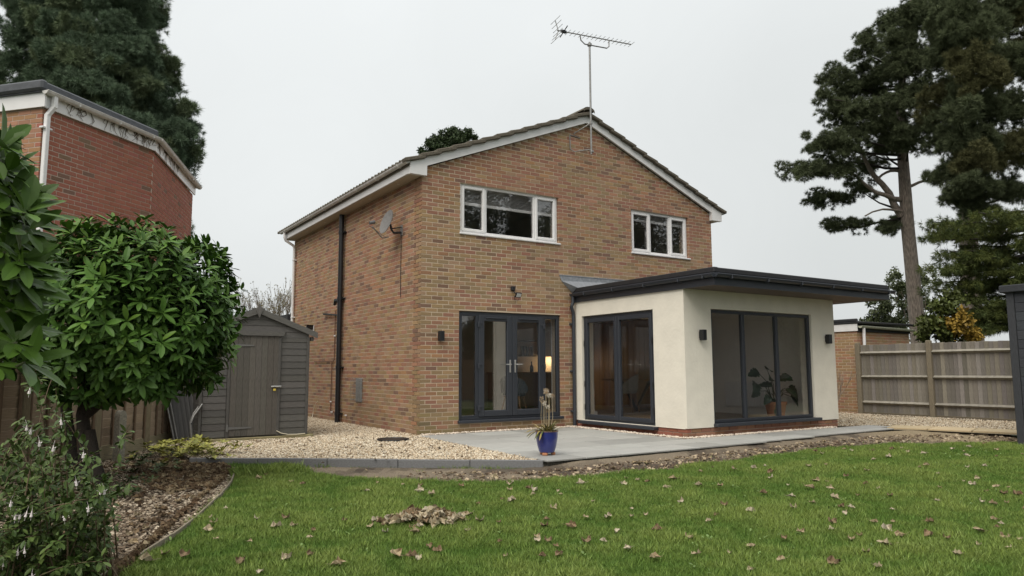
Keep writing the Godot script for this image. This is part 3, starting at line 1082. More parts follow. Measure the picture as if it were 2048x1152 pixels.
# ---------------------------------------------------------------- pipes, lamps, dish and aerial on the house
func house_fittings() -> void:
	var H := the_house
	# white downpipe at the far end
	var dp := MB.new()
	dp.tube([Vector3(-0.335, 4.84, -7.75), Vector3(-0.335, 4.70, -7.75), Vector3(-0.30, 4.62, -7.75), Vector3(-0.09, 4.50, -7.76), Vector3(-0.06, 4.42, -7.76), Vector3(-0.06, -0.05, -7.76)], [0.036], 8)
	var dpo := part(dp, "downpipe", M.upvc, H)
	for y in [4.1, 2.55, 1.0]:
		part(MB.new().bev(Vector3(-0.045, y, -7.76), Vector3(0.09, 0.035, 0.11), 0.005), "clip", M.upvc, dpo)
	# soil pipe
	var sp := MB.new()
	sp.tube([Vector3(-0.085, -0.05, -3.98), Vector3(-0.085, 4.52, -3.98), Vector3(-0.085, 4.655, -3.98)], [0.056], 14)
	var spo := part(sp, "soil_pipe", M.black, H)
	for y in [0.18, 1.2, 2.74, 4.25]:
		part(MB.new().tube([Vector3(-0.085, y - 0.035, -3.98), Vector3(-0.085, y + 0.035, -3.98)], [0.066], 14).mm(Vector3(-0.07, y - 0.015, -4.08), Vector3(0.0, y + 0.015, -3.86)), "collar", M.black, spo)
	part(MB.new().tube([Vector3(-0.085, 2.70, -4.02), Vector3(-0.12, 2.70, -4.15), Vector3(-0.12, 2.62, -4.24)], [0.05, 0.05, 0.03], 10), "branch", M.black, spo)
	part(MB.new().tube([Vector3(-0.085, 2.36, -4.0), Vector3(-0.06, 2.40, -4.4), Vector3(-0.05, 2.47, -5.2)], [0.022], 8), "waste_pipe", M.black, spo)
	# copper pipes
	var cu := MB.new()
	cu.tube([Vector3(0.0, 2.5, -4.43), Vector3(-0.03, 2.5, -4.43), Vector3(-0.03, 2.44, -4.43), Vector3(-0.03, 1.38, -4.43), Vector3(-0.03, 1.34, -4.47), Vector3(-0.03, 1.345, -5.85), Vector3(0.0, 1.345, -5.88)], [0.011], 6)
	cu.tube([Vector3(-0.03, 1.33, -4.58), Vector3(-0.03, 0.22, -4.60), Vector3(0.0, 0.20, -4.60)], [0.011], 6)
	var cuo := part(cu, "copper_pipe", M.copper, H)
	for p in [Vector3(-0.03, 1.92, -4.43), Vector3(-0.03, 0.42, -4.6), Vector3(-0.03, 0.19, -4.52), Vector3(-0.03, 0.16, -3.6)]:
		part(MB.new().bev(p, Vector3(0.03, 0.03, 0.07), 0.004), "pipe_clip", M.upvc, cuo)
	# flue guard
	var fl := thing("flue_guard", Vector3(0, 0.46, -2.9), "grey metal grille guard on the brick side wall near the ground", "grille")
	part(MB.new().bev(Vector3(-0.01, 0.26, 0), Vector3(0.012, 0.50, 0.36), 0.003), "plate", M.zinc, fl)
	for k in 7:
		part(MB.new().tube([Vector3(-0.005, 0.02, -0.27 + k * 0.09), Vector3(-0.10, 0.03, -0.25 + k * 0.083), Vector3(-0.10, 0.49, -0.25 + k * 0.083), Vector3(-0.005, 0.50, -0.27 + k * 0.09)], [0.004], 5), "bar", M.zinc, fl)
	for k in 4:
		part(MB.new().tube([Vector3(-0.004, 0.06 + k * 0.13, -0.28), Vector3(-0.105, 0.06 + k * 0.13, -0.26), Vector3(-0.105, 0.06 + k * 0.13, 0.26), Vector3(-0.004, 0.06 + k * 0.13, 0.28)], [0.004], 5), "bar", M.zinc, fl)
	# security camera on the side wall
	var sc := thing("security_camera", Vector3(-0.002, 2.12, -6.08), "small black camera on a white base on the side wall above the shed roof", "camera")
	part(MB.new().bev(Vector3(-0.012, 0.06, 0), Vector3(0.022, 0.14, 0.12), 0.004), "base", M.upvc, sc)
	part(MB.new().bev(Vector3(-0.10, 0.07, 0.0), Vector3(0.16, 0.10, 0.10), 0.015).prism([Vector3(-0.22, 0.135, -0.06), Vector3(-0.20, 0.12, -0.06), Vector3(-0.02, 0.12, -0.06), Vector3(-0.02, 0.135, -0.06)], Vector3(0, 0, 0.12)), "body", M.black, sc)
	# satellite dish
	var sd := thing("satellite_dish", Vector3(-0.0, 3.79, -0.85), "grey oval satellite dish on a bracket on the brick side wall", "satellite dish")
	part(MB.new().bev(Vector3(-0.008, 0, 0), Vector3(0.012, 0.20, 0.10), 0.003), "wall_plate", M.zinc, sd)
	part(MB.new().tube([Vector3(-0.01, -0.04, 0), Vector3(-0.16, -0.06, -0.02), Vector3(-0.20, 0.0, -0.03), Vector3(-0.22, 0.10, -0.04)], [0.022], 8).tube([Vector3(-0.01, 0.06, 0), Vector3(-0.2, 0.02, -0.03)], [0.012], 6), "bracket", M.black, sd)
	var face := Vector3(-0.62, 0.34, 0.22)
	face = Vector3(-0.95, 0.30, 0.09).normalized()
	var bowl := MB.new()
	var prof := []
	for i in 9:
		var r := i / 8.0 * 0.235
		prof.append(Vector2(r, r * r * 0.62))
	for i in range(8, -1, -1):
		var r := i / 8.0 * 0.233
		prof.append(Vector2(r, r * r * 0.62 - 0.008))
	bowl.lathe(prof, 32, Vector3.ZERO, Color.WHITE, Basis())
	var bo := part(bowl, "dish", mat("dish", lin(0.21, 0.205, 0.20), 0.55, T.coarse, Vector3(2, 2, 2)), sd)
	bo.transform = Transform3D(along(face) * Basis.from_scale(Vector3(0.92, 1, 1.05)), Vector3(-0.27, 0.14, -0.06))
	var tip := Vector3(-0.27, 0.14, -0.06) + face * 0.34 + Vector3(0, -0.22, 0)
	part(MB.new().tube([Vector3(-0.24, -0.14, -0.05), Vector3(-0.36, -0.17, -0.08), tip], [0.012], 6), "feed_arm", M.zinc, sd)
	part(MB.new().tube([tip + Vector3(-0.05, 0.06, 0), tip + Vector3(0.05, 0.09, 0.0)], [0.03, 0.036], 10).tube([tip + Vector3(-0.05, 0.06, 0), tip + Vector3(-0.06, 0.0, 0), tip + Vector3(0.05, -0.05, 0), Vector3(-0.3, -0.16, -0.06)], [0.005], 5), "feed_horn", mat("horn", lin(0.12, 0.12, 0.125), 0.5), sd)
	part(MB.new().tube([Vector3(-0.02, -0.06, 0), Vector3(-0.012, -0.2, 0.0), Vector3(-0.012, -0.9, -0.01), Vector3(-0.012, -1.25, 0.0), Vector3(-0.012, -1.28, 0.0)], [0.006], 5), "cable", M.black, sd)
	# wall lamps
	var spots := [[Vector3(0.39, 1.655, 0), "small black wall lamp on the brick wall left of the patio doors"], [Vector3(3.835, 1.625, 3.052), "small black wall lamp on the cream wall, left of the three-pane window"], [Vector3(7.395, 1.625, 3.052), "small black wall lamp on the cream wall, right of the three-pane window"]]
	for s in spots:
		var l := thing("wall_lamp", s[0], s[1], "wall lamp", "black wall lamps")
		part(MB.new().bev(Vector3(0, 0.09, 0.012), Vector3(0.07, 0.12, 0.022), 0.004), "back_plate", M.black, l)
		part(MB.new().bev(Vector3(0, 0.09, 0.065), Vector3(0.095, 0.18, 0.09), 0.006), "body", M.black, l)
		part(MB.new().bev(Vector3(0, -0.002, 0.065), Vector3(0.07, 0.006, 0.065), 0.002), "lens", mat("lens", lin(0.2, 0.2, 0.2), 0.3), l)
	# floodlight with sensor
	var fd := thing("floodlight", Vector3(1.96, 2.62, 0), "black security floodlight with sensor above the patio doors", "floodlight")
	part(MB.new().bev(Vector3(0, 0.08, 0.03), Vector3(0.085, 0.085, 0.06), 0.01), "sensor", M.black, fd)
	part(MB.new().tube([Vector3(0.0, 0.06, 0.03), Vector3(0.02, 0.0, 0.05), Vector3(0.05, -0.03, 0.08)], [0.01], 6), "arm", M.black, fd)
	part(MB.new().bev(Vector3(0.065, -0.05, 0.12), Vector3(0.13, 0.10, 0.03), 0.006, Color.WHITE, Basis(Vector3.RIGHT, 0.5)), "lamp_body", M.black, fd)
	part(MB.new().box(Vector3(0.065, -0.058, 0.138), Vector3(0.10, 0.07, 0.004), Color.WHITE, Basis(Vector3.RIGHT, 0.5)), "lens", mat("flood_glass", lin(0.55, 0.56, 0.55), 0.2), fd)
	part(MB.new().tube([Vector3(0.02, -0.06, 0.04), Vector3(0.03, -0.14, 0.05), Vector3(0.10, -0.15, 0.06), Vector3(0.11, -0.09, 0.09)], [0.005], 5), "cable", M.black, fd)
	# aerial on the gable
	var ae := thing("tv_aerial", Vector3(3.79, 5.62, 0.0), "tall television aerial on a metal mast at the gable peak", "aerial")
	part(MB.new().tube([Vector3(0, 0, 0.25), Vector3(0, 2.46, 0.25)], [0.022], 10), "mast", M.zinc, ae)
	var bk := MB.new()
	bk.tube([Vector3(-0.38, 0.42, 0.01), Vector3(-0.38, 0.12, 0.02), Vector3(-0.30, 0.06, 0.05), Vector3(-0.05, 0.10, 0.22), Vector3(0.03, 0.08, 0.25)], [0.011], 6)
	bk.tube([Vector3(-0.28, 0.46, 0.01), Vector3(-0.02, 0.66, 0.25)], [0.011], 6)
	bk.tube([Vector3(-0.38, 0.42, 0.01), Vector3(-0.1, 0.40, 0.012)], [0.010], 6)
	bk.bev(Vector3(0.01, 0.06, 0.25), Vector3(0.07, 0.05, 0.07), 0.01)
	bk.bev(Vector3(0.0, 0.66, 0.25), Vector3(0.06, 0.03, 0.06), 0.008)
	part(bk, "bracket", M.zinc, ae)
	var a0 := Vector3(-0.76, 2.58, 0.12)
	var a1 := Vector3(1.03, 2.60, 0.42)
	var bm := (a1 - a0).normalized()
	var cross := Vector3(-bm.z, 0, bm.x)
	part(MB.new().tube([a0, a1], [0.012], 6), "boom", M.zinc, ae)
	part(MB.new().tube([a0.lerp(a1, 0.30), a0.lerp(a1, 0.31) + Vector3(0, -0.12, 0), a0.lerp(a1, 0.36) + Vector3(0, -0.19, 0), a0.lerp(a1, 0.66) + Vector3(0, -0.19, 0), a0.lerp(a1, 0.69) + Vector3(0, -0.14, 0), a0.lerp(a1, 0.69)], [0.014], 6).bev(Vector3(0, 2.40, 0.25), Vector3(0.08, 0.07, 0.08), 0.012), "cradle", M.zinc, ae)
	for k in 16:
		var p := a0.lerp(a1, 0.14 + k * 0.0575)
		part(MB.new().tube([p - cross * 0.13, p + cross * 0.13], [0.005], 5), "element", M.zinc, ae)
	part(MB.new().bev(a0.lerp(a1, 0.085), Vector3(0.13, 0.06, 0.06), 0.01).tube([a0.lerp(a1, 0.085) - cross * 0.17 + Vector3(0, -0.05, 0), a0.lerp(a1, 0.085) + cross * 0.17 + Vector3(0, 0.05, 0)], [0.012], 6), "dipole", M.black, ae)
	for k in 6:
		var h := (k - 2.5) * 0.085
		var p := a0 + Vector3(-absf(h) * 0.35 + 0.03, h, 0)
		part(MB.new().tube([p - cross * 0.22, p + cross * 0.22], [0.005], 5), "reflector", M.zinc, ae)
	part(MB.new().tube([a0 + Vector3(-0.05, -0.21, 0), a0 + Vector3(0.03, 0, 0), a0 + Vector3(-0.05, 0.21, 0)], [0.01], 5), "reflector_stay", M.zinc, ae)


# ---------------------------------------------------------------- rear extension
const EX := 3.455
const EZ := 3.05
const ER := 7.685


func extension() -> void:
	var X := thing("extension", Vector3.ZERO, "single-storey cream rendered extension with a dark flat roof", "extension")
	var door := Rect2(0.27, 0.08, 2.03, 2.115)    # along z on the left wall
	var win := Rect2(0.665, 0.16, 2.83, 2.02)     # along x on the front wall, from EX
	var wb := MB.new()
	wall_core(wb, Vector3(EX, 0, 0), Vector3.BACK, Vector3.LEFT, 0.001, EZ, 0.142, 2.52, 0.0, 0.28, [door])
	wall_core(wb, Vector3(EX, 0, EZ), Vector3.RIGHT, Vector3.BACK, 0.281, ER - EX, 0.142, 2.52, 0.0, 0.28, [win])
	wall_core(wb, Vector3(ER, 0, 0), Vector3.BACK, Vector3.RIGHT, 0.001, EZ - 0.281, 0.142, 2.52, 0.0, 0.28, [])
	part(wb, "wall", M.render, X)
	# corner beads and stops of the render
	part(MB.new().bev(Vector3(EX + 0.012, 0.138, EZ / 2), Vector3(0.03, 0.012, EZ - 0.1), 0.002), "render_stop", M.render, X)
	var pb := MB.new()
	pb.mm(Vector3(EX + 0.03, -0.1, 0.01), Vector3(EX + 0.28, 0.14, EZ - 0.03))
	pb.mm(Vector3(EX + 0.281, -0.1, EZ - 0.03), Vector3(ER - 0.03, 0.14, EZ - 0.28))
	pb.mm(Vector3(ER - 0.28, -0.1, 0.01), Vector3(ER - 0.03, 0.14, EZ - 0.281))
	var pl := part(pb, "plinth", M.mortar_red, X)
	var list := []
	lay(list, Vector3(EX + 0.018, -0.085, EZ - 0.018), Vector3.FORWARD, Vector3.LEFT, EZ - 0.03, 3, false, [], "red", pl)
	lay(list, Vector3(EX + 0.018, -0.085, EZ - 0.018), Vector3.RIGHT, Vector3.BACK, ER - EX - 0.036, 3, true, [], "side", pl)
	for e in list:
		if e[4] < 30:
			e[4] = [0, 2, 4, 15, 17, 1, 3][rng.randi() % 7]
	build_bricks(list, 300)
	# flat roof: deck, fascias, gutters
	var roof := part(MB.new().prism([Vector3(EX - 0.0, 2.52, 0.003), Vector3(EX - 0.0, 2.52, 3.74), Vector3(8.46, 2.52, 3.74), Vector3(8.46, 2.52, 0.003)], Vector3(0, 0.19, 0)), "roof", M.dark_roof, X)
	part(MB.new().mm(Vector3(EX - 0.035, 2.492, 0.004), Vector3(EX - 0.002, 2.70, 3.765)), "fascia", M.anthracite, roof)
	part(MB.new().mm(Vector3(EX - 0.001, 2.492, 3.742), Vector3(8.49, 2.70, 3.765)), "fascia", M.anthracite, roof)
	part(MB.new().mm(Vector3(8.462, 2.492, 0.004), Vector3(8.49, 2.70, 3.741)), "fascia", M.anthracite, roof)
	# raised edge trim of the roof covering
	part(MB.new().bev(Vector3(EX + 0.03, 2.745, 1.90), Vector3(0.11, 0.09, 3.72), 0.012), "edge_trim", M.dark_roof, roof)
	part(MB.new().bev(Vector3((EX + 8.46) / 2 + 0.05, 2.742, 3.70), Vector3(8.46 - EX - 0.02, 0.085, 0.11), 0.012), "edge_trim", M.dark_roof, roof)
	part(MB.new().bev(Vector3(8.43, 2.742, 1.82), Vector3(0.1, 0.085, 3.62), 0.012), "edge_trim", M.dark_roof, roof)
	for i in 7:
		part(MB.new().bev(Vector3((EX + 8.46) / 2, 2.505, 3.085 + i * 0.094), Vector3(8.46 - EX, 0.012, 0.088), 0.003), "soffit_board", M.soffit_wood, roof)
	for i in 8:
		part(MB.new().bev(Vector3(ER + 0.05 + i * 0.094, 2.503, 1.52), Vector3(0.088, 0.012, 3.0), 0.003), "soffit_board", M.soffit_wood, roof)
	var path := [Vector3(EX - 0.085, 2.655, 0.05), Vector3(EX - 0.085, 2.665, 3.80)]
	part(half_gutter(path, 0.052), "gutter", M.anthracite, roof)
	part(half_gutter([Vector3(EX - 0.06, 2.665, 3.815), Vector3(8.56, 2.66, 3.815)], 0.052), "gutter", M.anthracite, roof)
	for z in [0.5, 1.35, 2.2, 3.05, 3.6]:
		part(MB.new().bev(Vector3(EX - 0.085, 2.632, z), Vector3(0.118, 0.075, 0.03), 0.012), "gutter_bracket", M.anthracite, roof)
	for k in 6:
		part(MB.new().bev(Vector3(3.75 + k * 0.92, 2.632, 3.815), Vector3(0.03, 0.075, 0.118), 0.012), "gutter_bracket", M.anthracite, roof)
	var dp := MB.new()
	dp.tube([Vector3(EX - 0.085, 2.64, 0.10), Vector3(EX - 0.085, 2.50, 0.10), Vector3(EX - 0.11, 2.44, 0.10), Vector3(EX - 0.12, 2.40, 0.09), Vector3(EX - 0.06, 2.28, 0.075), Vector3(EX - 0.055, 2.20, 0.07), Vector3(EX - 0.055, 0.0, 0.07)], [0.036], 10)
	var dpo := part(dp, "downpipe", M.anthracite, X)
	for y in [2.05, 1.1, 0.3]:
		part(MB.new().bev(Vector3(EX - 0.06, y, 0.035), Vector3(0.11, 0.04, 0.07), 0.006), "clip", M.anthracite, dpo)
	# lead flashing stepped into the wall above the roof
	part(MB.new().prism([Vector3(3.10, 3.04, 0.004), Vector3(7.7, 3.04, 0.004), Vector3(7.7, 2.78, 0.16), Vector3(3.45, 2.78, 0.16), Vector3(3.42, 2.70, 0.012), Vector3(3.16, 2.92, 0.006)], Vector3(0, 0.008, 0.008)), "flashing", M.lead, X)
	part(MB.new().bev(Vector3(5.4, 3.045, 0.008), Vector3(4.6, 0.02, 0.024), 0.003), "flashing_fold", M.lead, X)
	# two-leaf door in the left wall (built flat, then turned)
	var leafs := MB.new()
	var fr := Rect2(-1.005, 0.13, 2.01, 2.055)
	frame_bars(leafs, fr, 0.055, 0.0, 0.075)
	var d := part(leafs, "patio_door", M.anthracite, X)
	d.transform = Transform3D(Basis(Vector3.UP, -PI / 2), Vector3(EX + 0.075, 0, 0.27 + 1.015))
	for s in [0, 1]:
		var g := Rect2(-0.952, 0.182, 0.948, 1.95) if s == 0 else Rect2(0.004, 0.182, 0.948, 1.95)
		var lf := MB.new()
		frame_bars(lf, g, 0.075, 0.022, 0.07, 0.008)
		part(lf, "leaf_frame", M.anthracite, d)
		part(glazing(Vector3(g.get_center().x, g.get_center().y, 0.012), Vector3(g.size.x - 0.14, g.size.y - 0.14, 0.006)), "pane", M.glass, d)
		for y in [0.4, 0.85, 1.65]:
			part(MB.new().bev(Vector3(-0.965 if s == 0 else 0.965, y, 0.052), Vector3(0.03, 0.12, 0.03), 0.006), "hinge", M.black, d)
	part(MB.new().bev(Vector3(0, 0.103, 0.075), Vector3(2.14, 0.055, 0.20), 0.008), "sill", M.anthracite, d)
	# three-pane front window
	var wf := MB.new()
	var wr := Rect2(EX + 0.675, 0.205, 2.81, 1.965)
	frame_bars(wf, wr, 0.055, EZ - 0.075, 0.075)
	for x in [5.00, 5.945]:
		wf.bev(Vector3(x, wr.get_center().y, EZ - 0.075), Vector3(0.075, wr.size.y - 0.112, 0.072), 0.006)
	var w := part(wf, "picture_window", M.anthracite, X)
	var xs := [wr.position.x + 0.04, 5.0, 5.945, wr.end.x - 0.04]
	for i in 3:
		part(glazing(Vector3((xs[i] + xs[i + 1]) / 2, wr.get_center().y, EZ - 0.075), Vector3(xs[i + 1] - xs[i] - 0.05, wr.size.y - 0.09, 0.006)), "pane", M.glass, w)
	part(MB.new().bev(Vector3(wr.get_center().x + 0.03, 0.172, EZ - 0.01), Vector3(2.93, 0.058, 0.20), 0.008), "sill", M.anthracite, w)


func half_gutter(path: Array, r: float) -> MB:
	var b := MB.new()
	var d: Vector3 = (path[1] - path[0]).normalized()
	var side := d.cross(Vector3.UP).normalized()
	for a in 10:
		var t0 := PI * a / 10.0
		var t1 := PI * (a + 1) / 10.0
		var c0 := side * cos(t0) * r - Vector3(0, sin(t0) * r, 0)
		var c1 := side * cos(t1) * r - Vector3(0, sin(t1) * r, 0)
		b.quad(path[0] + c0, path[0] + c1, path[1] + c1, path[1] + c0, c0 + c1)
		for e in 2:
			b.tri(path[e], path[e] + c0, path[e] + c1, -d if e == 0 else d)
	for s in [-1.0, 1.0]:
		b.tube([path[0] + side * r * s, path[1] + side * r * s], [0.007], 6)
	return b


# ---------------------------------------------------------------- what can be seen indoors
func rooms() -> void:
	var H := the_house
	var fl := MB.new()
	fl.mm(Vector3(0.302, 0.05, -4.7), Vector3(HW - 0.302, 0.15, -0.302))
	part(fl, "ground_floor", M.floor_wood, H)
	part(MB.new().mm(Vector3(EX + 0.282, 0.05, -0.30), Vector3(ER - 0.282, 0.149, EZ - 0.282)), "extension_floor", M.floor_wood, H)
	part(MB.new().mm(Vector3(0.302, 2.42, -4.7), Vector3(HW - 0.302, 2.62, -0.302)), "ceiling", M.plaster, H)
	part(MB.new().mm(Vector3(EX + 0.282, 2.36, 0.002), Vector3(ER - 0.282, 2.46, EZ - 0.282)), "extension_ceiling", M.plaster, H)
	part(MB.new().mm(Vector3(0.302, 0.151, -4.72), Vector3(HW - 0.302, 2.419, -4.62)), "inner_wall", M.cream_paint, H)
	# dry lining on the inside faces
	part(MB.new().mm(Vector3(0.302, 0.151, -4.6), Vector3(0.33, 2.418, -0.32)), "lining", M.plaster, H)
	part(MB.new().mm(Vector3(HW - 0.33, 0.151, -4.6), Vector3(HW - 0.302, 2.418, -0.32)), "lining", M.plaster, H)
	part(MB.new().mm(Vector3(ER - 0.31, 0.151, 0.01), Vector3(ER - 0.283, 2.358, EZ - 0.30)), "lining", M.plaster, H)
	part(MB.new().mm(Vector3(EX + 0.29, 0.151, 0.004), Vector3(3.945, 2.358, 0.03)), "lining", M.plaster, H)
	part(MB.new().mm(Vector3(3.13, 0.151, -0.34), Vector3(3.945, 2.418, -0.304)), "lining", M.plaster, H)
	part(MB.new().mm(Vector3(3.92, 0.151, -0.302), Vector3(3.948, 2.30, 0.002)), "pier", M.plaster, H)
	part(MB.new().mm(Vector3(3.90, 0.151, 0.03), Vector3(4.0, 0.28, 0.05)), "skirting", M.plaster, H)
	part(MB.new().mm(Vector3(3.947, 2.28, -0.303), Vector3(7.303, 2.42, 0.004)), "lintel", M.plaster, H)
	# a white wall end just inside the patio doors, oak-faced wall further in
	part(MB.new().mm(Vector3(2.80, 0.151, -2.05), Vector3(3.12, 2.418, -1.95)), "inner_wall", M.plaster, H)
	for i in 16:
		part(MB.new().bev(Vector3(7.285, 1.28, -4.5 + i * 0.2), Vector3(0.03, 2.25, 0.194), 0.004), "oak_panel", M.oak, H)
	# upstairs boxes
	part(MB.new().mm(Vector3(0.302, 2.70, -3.6), Vector3(HW - 0.302, 2.82, -0.302)), "upper_floor", mat("carpet", lin(0.22, 0.20, 0.18), 1.0), H)
	part(MB.new().mm(Vector3(0.302, 4.78, -3.6), Vector3(HW - 0.302, 4.88, -0.302)), "upper_ceiling", M.cream_paint, H)
	part(MB.new().mm(Vector3(0.302, 2.821, -3.7), Vector3(HW - 0.302, 4.779, -3.6)), "inner_wall", M.cream_paint, H)
	part(MB.new().mm(Vector3(4.0, 2.821, -3.59), Vector3(4.1, 4.779, -0.302)), "inner_wall", M.cream_paint, H)
	part(MB.new().mm(Vector3(HW - 0.33, 2.821, -3.59), Vector3(HW - 0.302, 4.779, -0.31)), "lining", M.cream_paint, H)
	# blinds behind the upstairs windows
	for a in [[0.86, 3.06, 4.62, 4.30, "white slatted blind half drawn behind the wider upstairs window"], [5.15, 6.82, 4.60, 4.46, "pale blind rolled up behind the narrower upstairs window"]]:
		var bl := thing("window_blind", Vector3((a[0] + a[1]) / 2, a[3], -0.16), a[4], "blind")
		var w: float = a[1] - a[0]
		part(MB.new().bev(Vector3(0, 0.0, 0), Vector3(w, 0.06, 0.03), 0.006), "bottom_rail", M.upvc, bl)
		var y := 0.05
		while y < a[2] - a[3]:
			part(MB.new().box(Vector3(0, y, 0), Vector3(w, 0.002, 0.026), Color.WHITE, Basis(Vector3.RIGHT, 0.5)), "slat", M.upvc, bl)
			y += 0.026
	# dining table and chairs
	var tb := thing("dining_table", Vector3(6.55, 0.15, -1.55), "dark wooden dining table seen through the side patio door", "table")
	part(MB.new().bev(Vector3(0, 0.73, 0), Vector3(1.5, 0.04, 0.9), 0.01), "tabletop", M.oak, tb)
	for x in [-1.0, 1.0]:
		part(MB.new().tube([Vector3(x * 0.55, 0.71, 0.1), Vector3(x * 0.3, 0, 0.34)], [0.035], 8).tube([Vector3(x * 0.55, 0.71, -0.1), Vector3(x * 0.3, 0, -0.34)], [0.035], 8), "leg", mat("dark_wood", lin(0.06, 0.04, 0.03), 0.6), tb)
	var pc := make_chair(Vector3(5.72, 0.15, -0.98), 0.5, "cream upholstered dining chair nearest the side patio door", M.fabric)
	var pc2 := make_chair(Vector3(6.75, 0.15, -0.75), -0.25, "cream upholstered dining chair half hidden by the door frame", M.fabric)
	make_chair(Vector3(2.68, 0.15, -1.05), -0.9, "blue-grey upholstered chair behind the brick house's patio doors", M.fabric_blue)
	# sideboard against the back wall, shelf, bottle and lit cabinet
	var sbd := thing("sideboard", Vector3(5.1, 0.15, -4.35), "brown wooden sideboard deep in the room behind the patio doors", "sideboard")
	part(MB.new().bev(Vector3(0, 0.45, 0), Vector3(1.9, 0.86, 0.45), 0.01), "body", M.oak, sbd)
	part(MB.new().bev(Vector3(0, 0.90, 0.01), Vector3(1.96, 0.04, 0.5), 0.006), "top", M.oak, sbd)
	var bt := part(MB.new().lathe([Vector2(0.0, 0), Vector2(0.05, 0), Vector2(0.05, 0.14), Vector2(0.018, 0.2), Vector2(0.018, 0.28), Vector2(0, 0.28)], 14), "bottle", M.black)
	bt.position = Vector3(5.35, 1.07, -4.3)
	tag(bt, "dark bottle standing on the wooden sideboard", "bottle")
	var shf := thing("wall_shelf", Vector3(5.35, 1.50, -4.6), "small dark wall shelf above the sideboard", "shelf")
	for y in [0.0, 0.4]:
		part(MB.new().bev(Vector3(0, y, 0.1), Vector3(0.5, 0.025, 0.18), 0.004), "board", M.dark_wood, shf)
	for x in [-0.15, 0.0, 0.13]:
		part(MB.new().bev(Vector3(x, 0.14, 0.1), Vector3(0.1, 0.24, 0.03), 0.004), "picture", M.dark_wood, shf)
	var cab := thing("kitchen_cabinet", Vector3(6.15, 1.48, -4.40), "wall cabinet with a warm light strip under it", "cabinet")
	part(MB.new().bev(Vector3(0, 0.35, 0), Vector3(0.5, 0.7, 0.35), 0.006), "body", M.cream_paint, cab)
	var strip := mat("strip_glow", lin(1, 0.75, 0.45), 0.5)
	strip.emission_enabled = true
	strip.emission = Color(1.0, 0.78, 0.5)
	strip.emission_energy_multiplier = 1.0
	part(MB.new().bev(Vector3(0, -0.012, 0), Vector3(0.42, 0.02, 0.05), 0.004), "light_strip", strip, cab)
	var al := OmniLight3D.new()
	al.name = "strip_lamp"
	al.light_color = Color(1.0, 0.86, 0.66)
	al.light_energy = 0.10
	al.light_size = 0.05
	al.omni_range = 8.0
	al.omni_attenuation = 2.0
	al.shadow_enabled = true
	cab.add_child(al)
	al.position = Vector3(0, -0.07, 0)
	# radiator and house plant in the extension
	var rad := thing("radiator", Vector3(ER - 0.345, 0.30, 1.05), "white panel radiator on the wall inside the extension", "radiator")
	part(MB.new().bev(Vector3(0, 0.28, 0), Vector3(0.05, 0.56, 1.05), 0.008), "panel", M.upvc, rad)
	for k in 26:
		part(MB.new().bev(Vector3(-0.032, 0.28, -0.49 + k * 0.0392), Vector3(0.018, 0.5, 0.024), 0.006), "rib", M.upvc, rad)
	part(MB.new().tube([Vector3(-0.01, 0.05, 0.56), Vector3(-0.01, -0.15, 0.56)], [0.012], 6), "valve_pipe", M.upvc, rad)
	house_plant()


func make_chair(p: Vector3, turn: float, label: String, cloth: Material) -> Node3D:
	var c := thing("dining_chair", p, label, "chair", "upholstered dining chairs")
	c.rotation.y = turn
	part(MB.new().lathe([Vector2(0, 0.43), Vector2(0.2, 0.43), Vector2(0.245, 0.46), Vector2(0.23, 0.50), Vector2(0, 0.51)], 20), "seat", cloth, c)
	var b := MB.new()
	var n := 16
	for i in n:
		for k in [0.0, 0.03]:
			var q := []
			for j in [i, i + 1]:
				var t := lerpf(-1.75, 1.75, float(j) / n)
				var r: float = 0.265 - k
				var hi := lerpf(0.86, 0.56, pow(absf(t) / 1.75, 2.0))
				var dir := Vector3(sin(t), 0, cos(t))
				q.append(dir * r + Vector3(0, 0.50, 0))
				q.append(dir * (r + 0.03) + Vector3(0, hi, 0))
			var out: Vector3 = (q[0] - Vector3(0, q[0].y, 0)) * (1.0 if k == 0.0 else -1.0)
			b.quad(q[0], q[1], q[3], q[2], out)
		var t0 := lerpf(-1.75, 1.75, float(i) / n)
		var t1 := lerpf(-1.75, 1.75, float(i + 1) / n)
		var h0 := lerpf(0.86, 0.56, pow(absf(t0) / 1.75, 2.0))
		var h1 := lerpf(0.86, 0.56, pow(absf(t1) / 1.75, 2.0))
		var d0 := Vector3(sin(t0), 0, cos(t0))
		var d1 := Vector3(sin(t1), 0, cos(t1))
		b.quad(d0 * 0.295 + Vector3(0, h0, 0), d0 * 0.265 + Vector3(0, h0, 0), d1 * 0.265 + Vector3(0, h1, 0), d1 * 0.295 + Vector3(0, h1, 0), Vector3.UP)
	part(b, "backrest", cloth, c)
	for x in [-1.0, 1.0]:
		for z in [-1.0, 1.0]:
			part(MB.new().tube([Vector3(x * 0.15, 0.44, z * 0.15), Vector3(x * 0.23, 0.0, z * 0.23)], [0.02, 0.012], 8), "leg", M.oak, c)
	return c


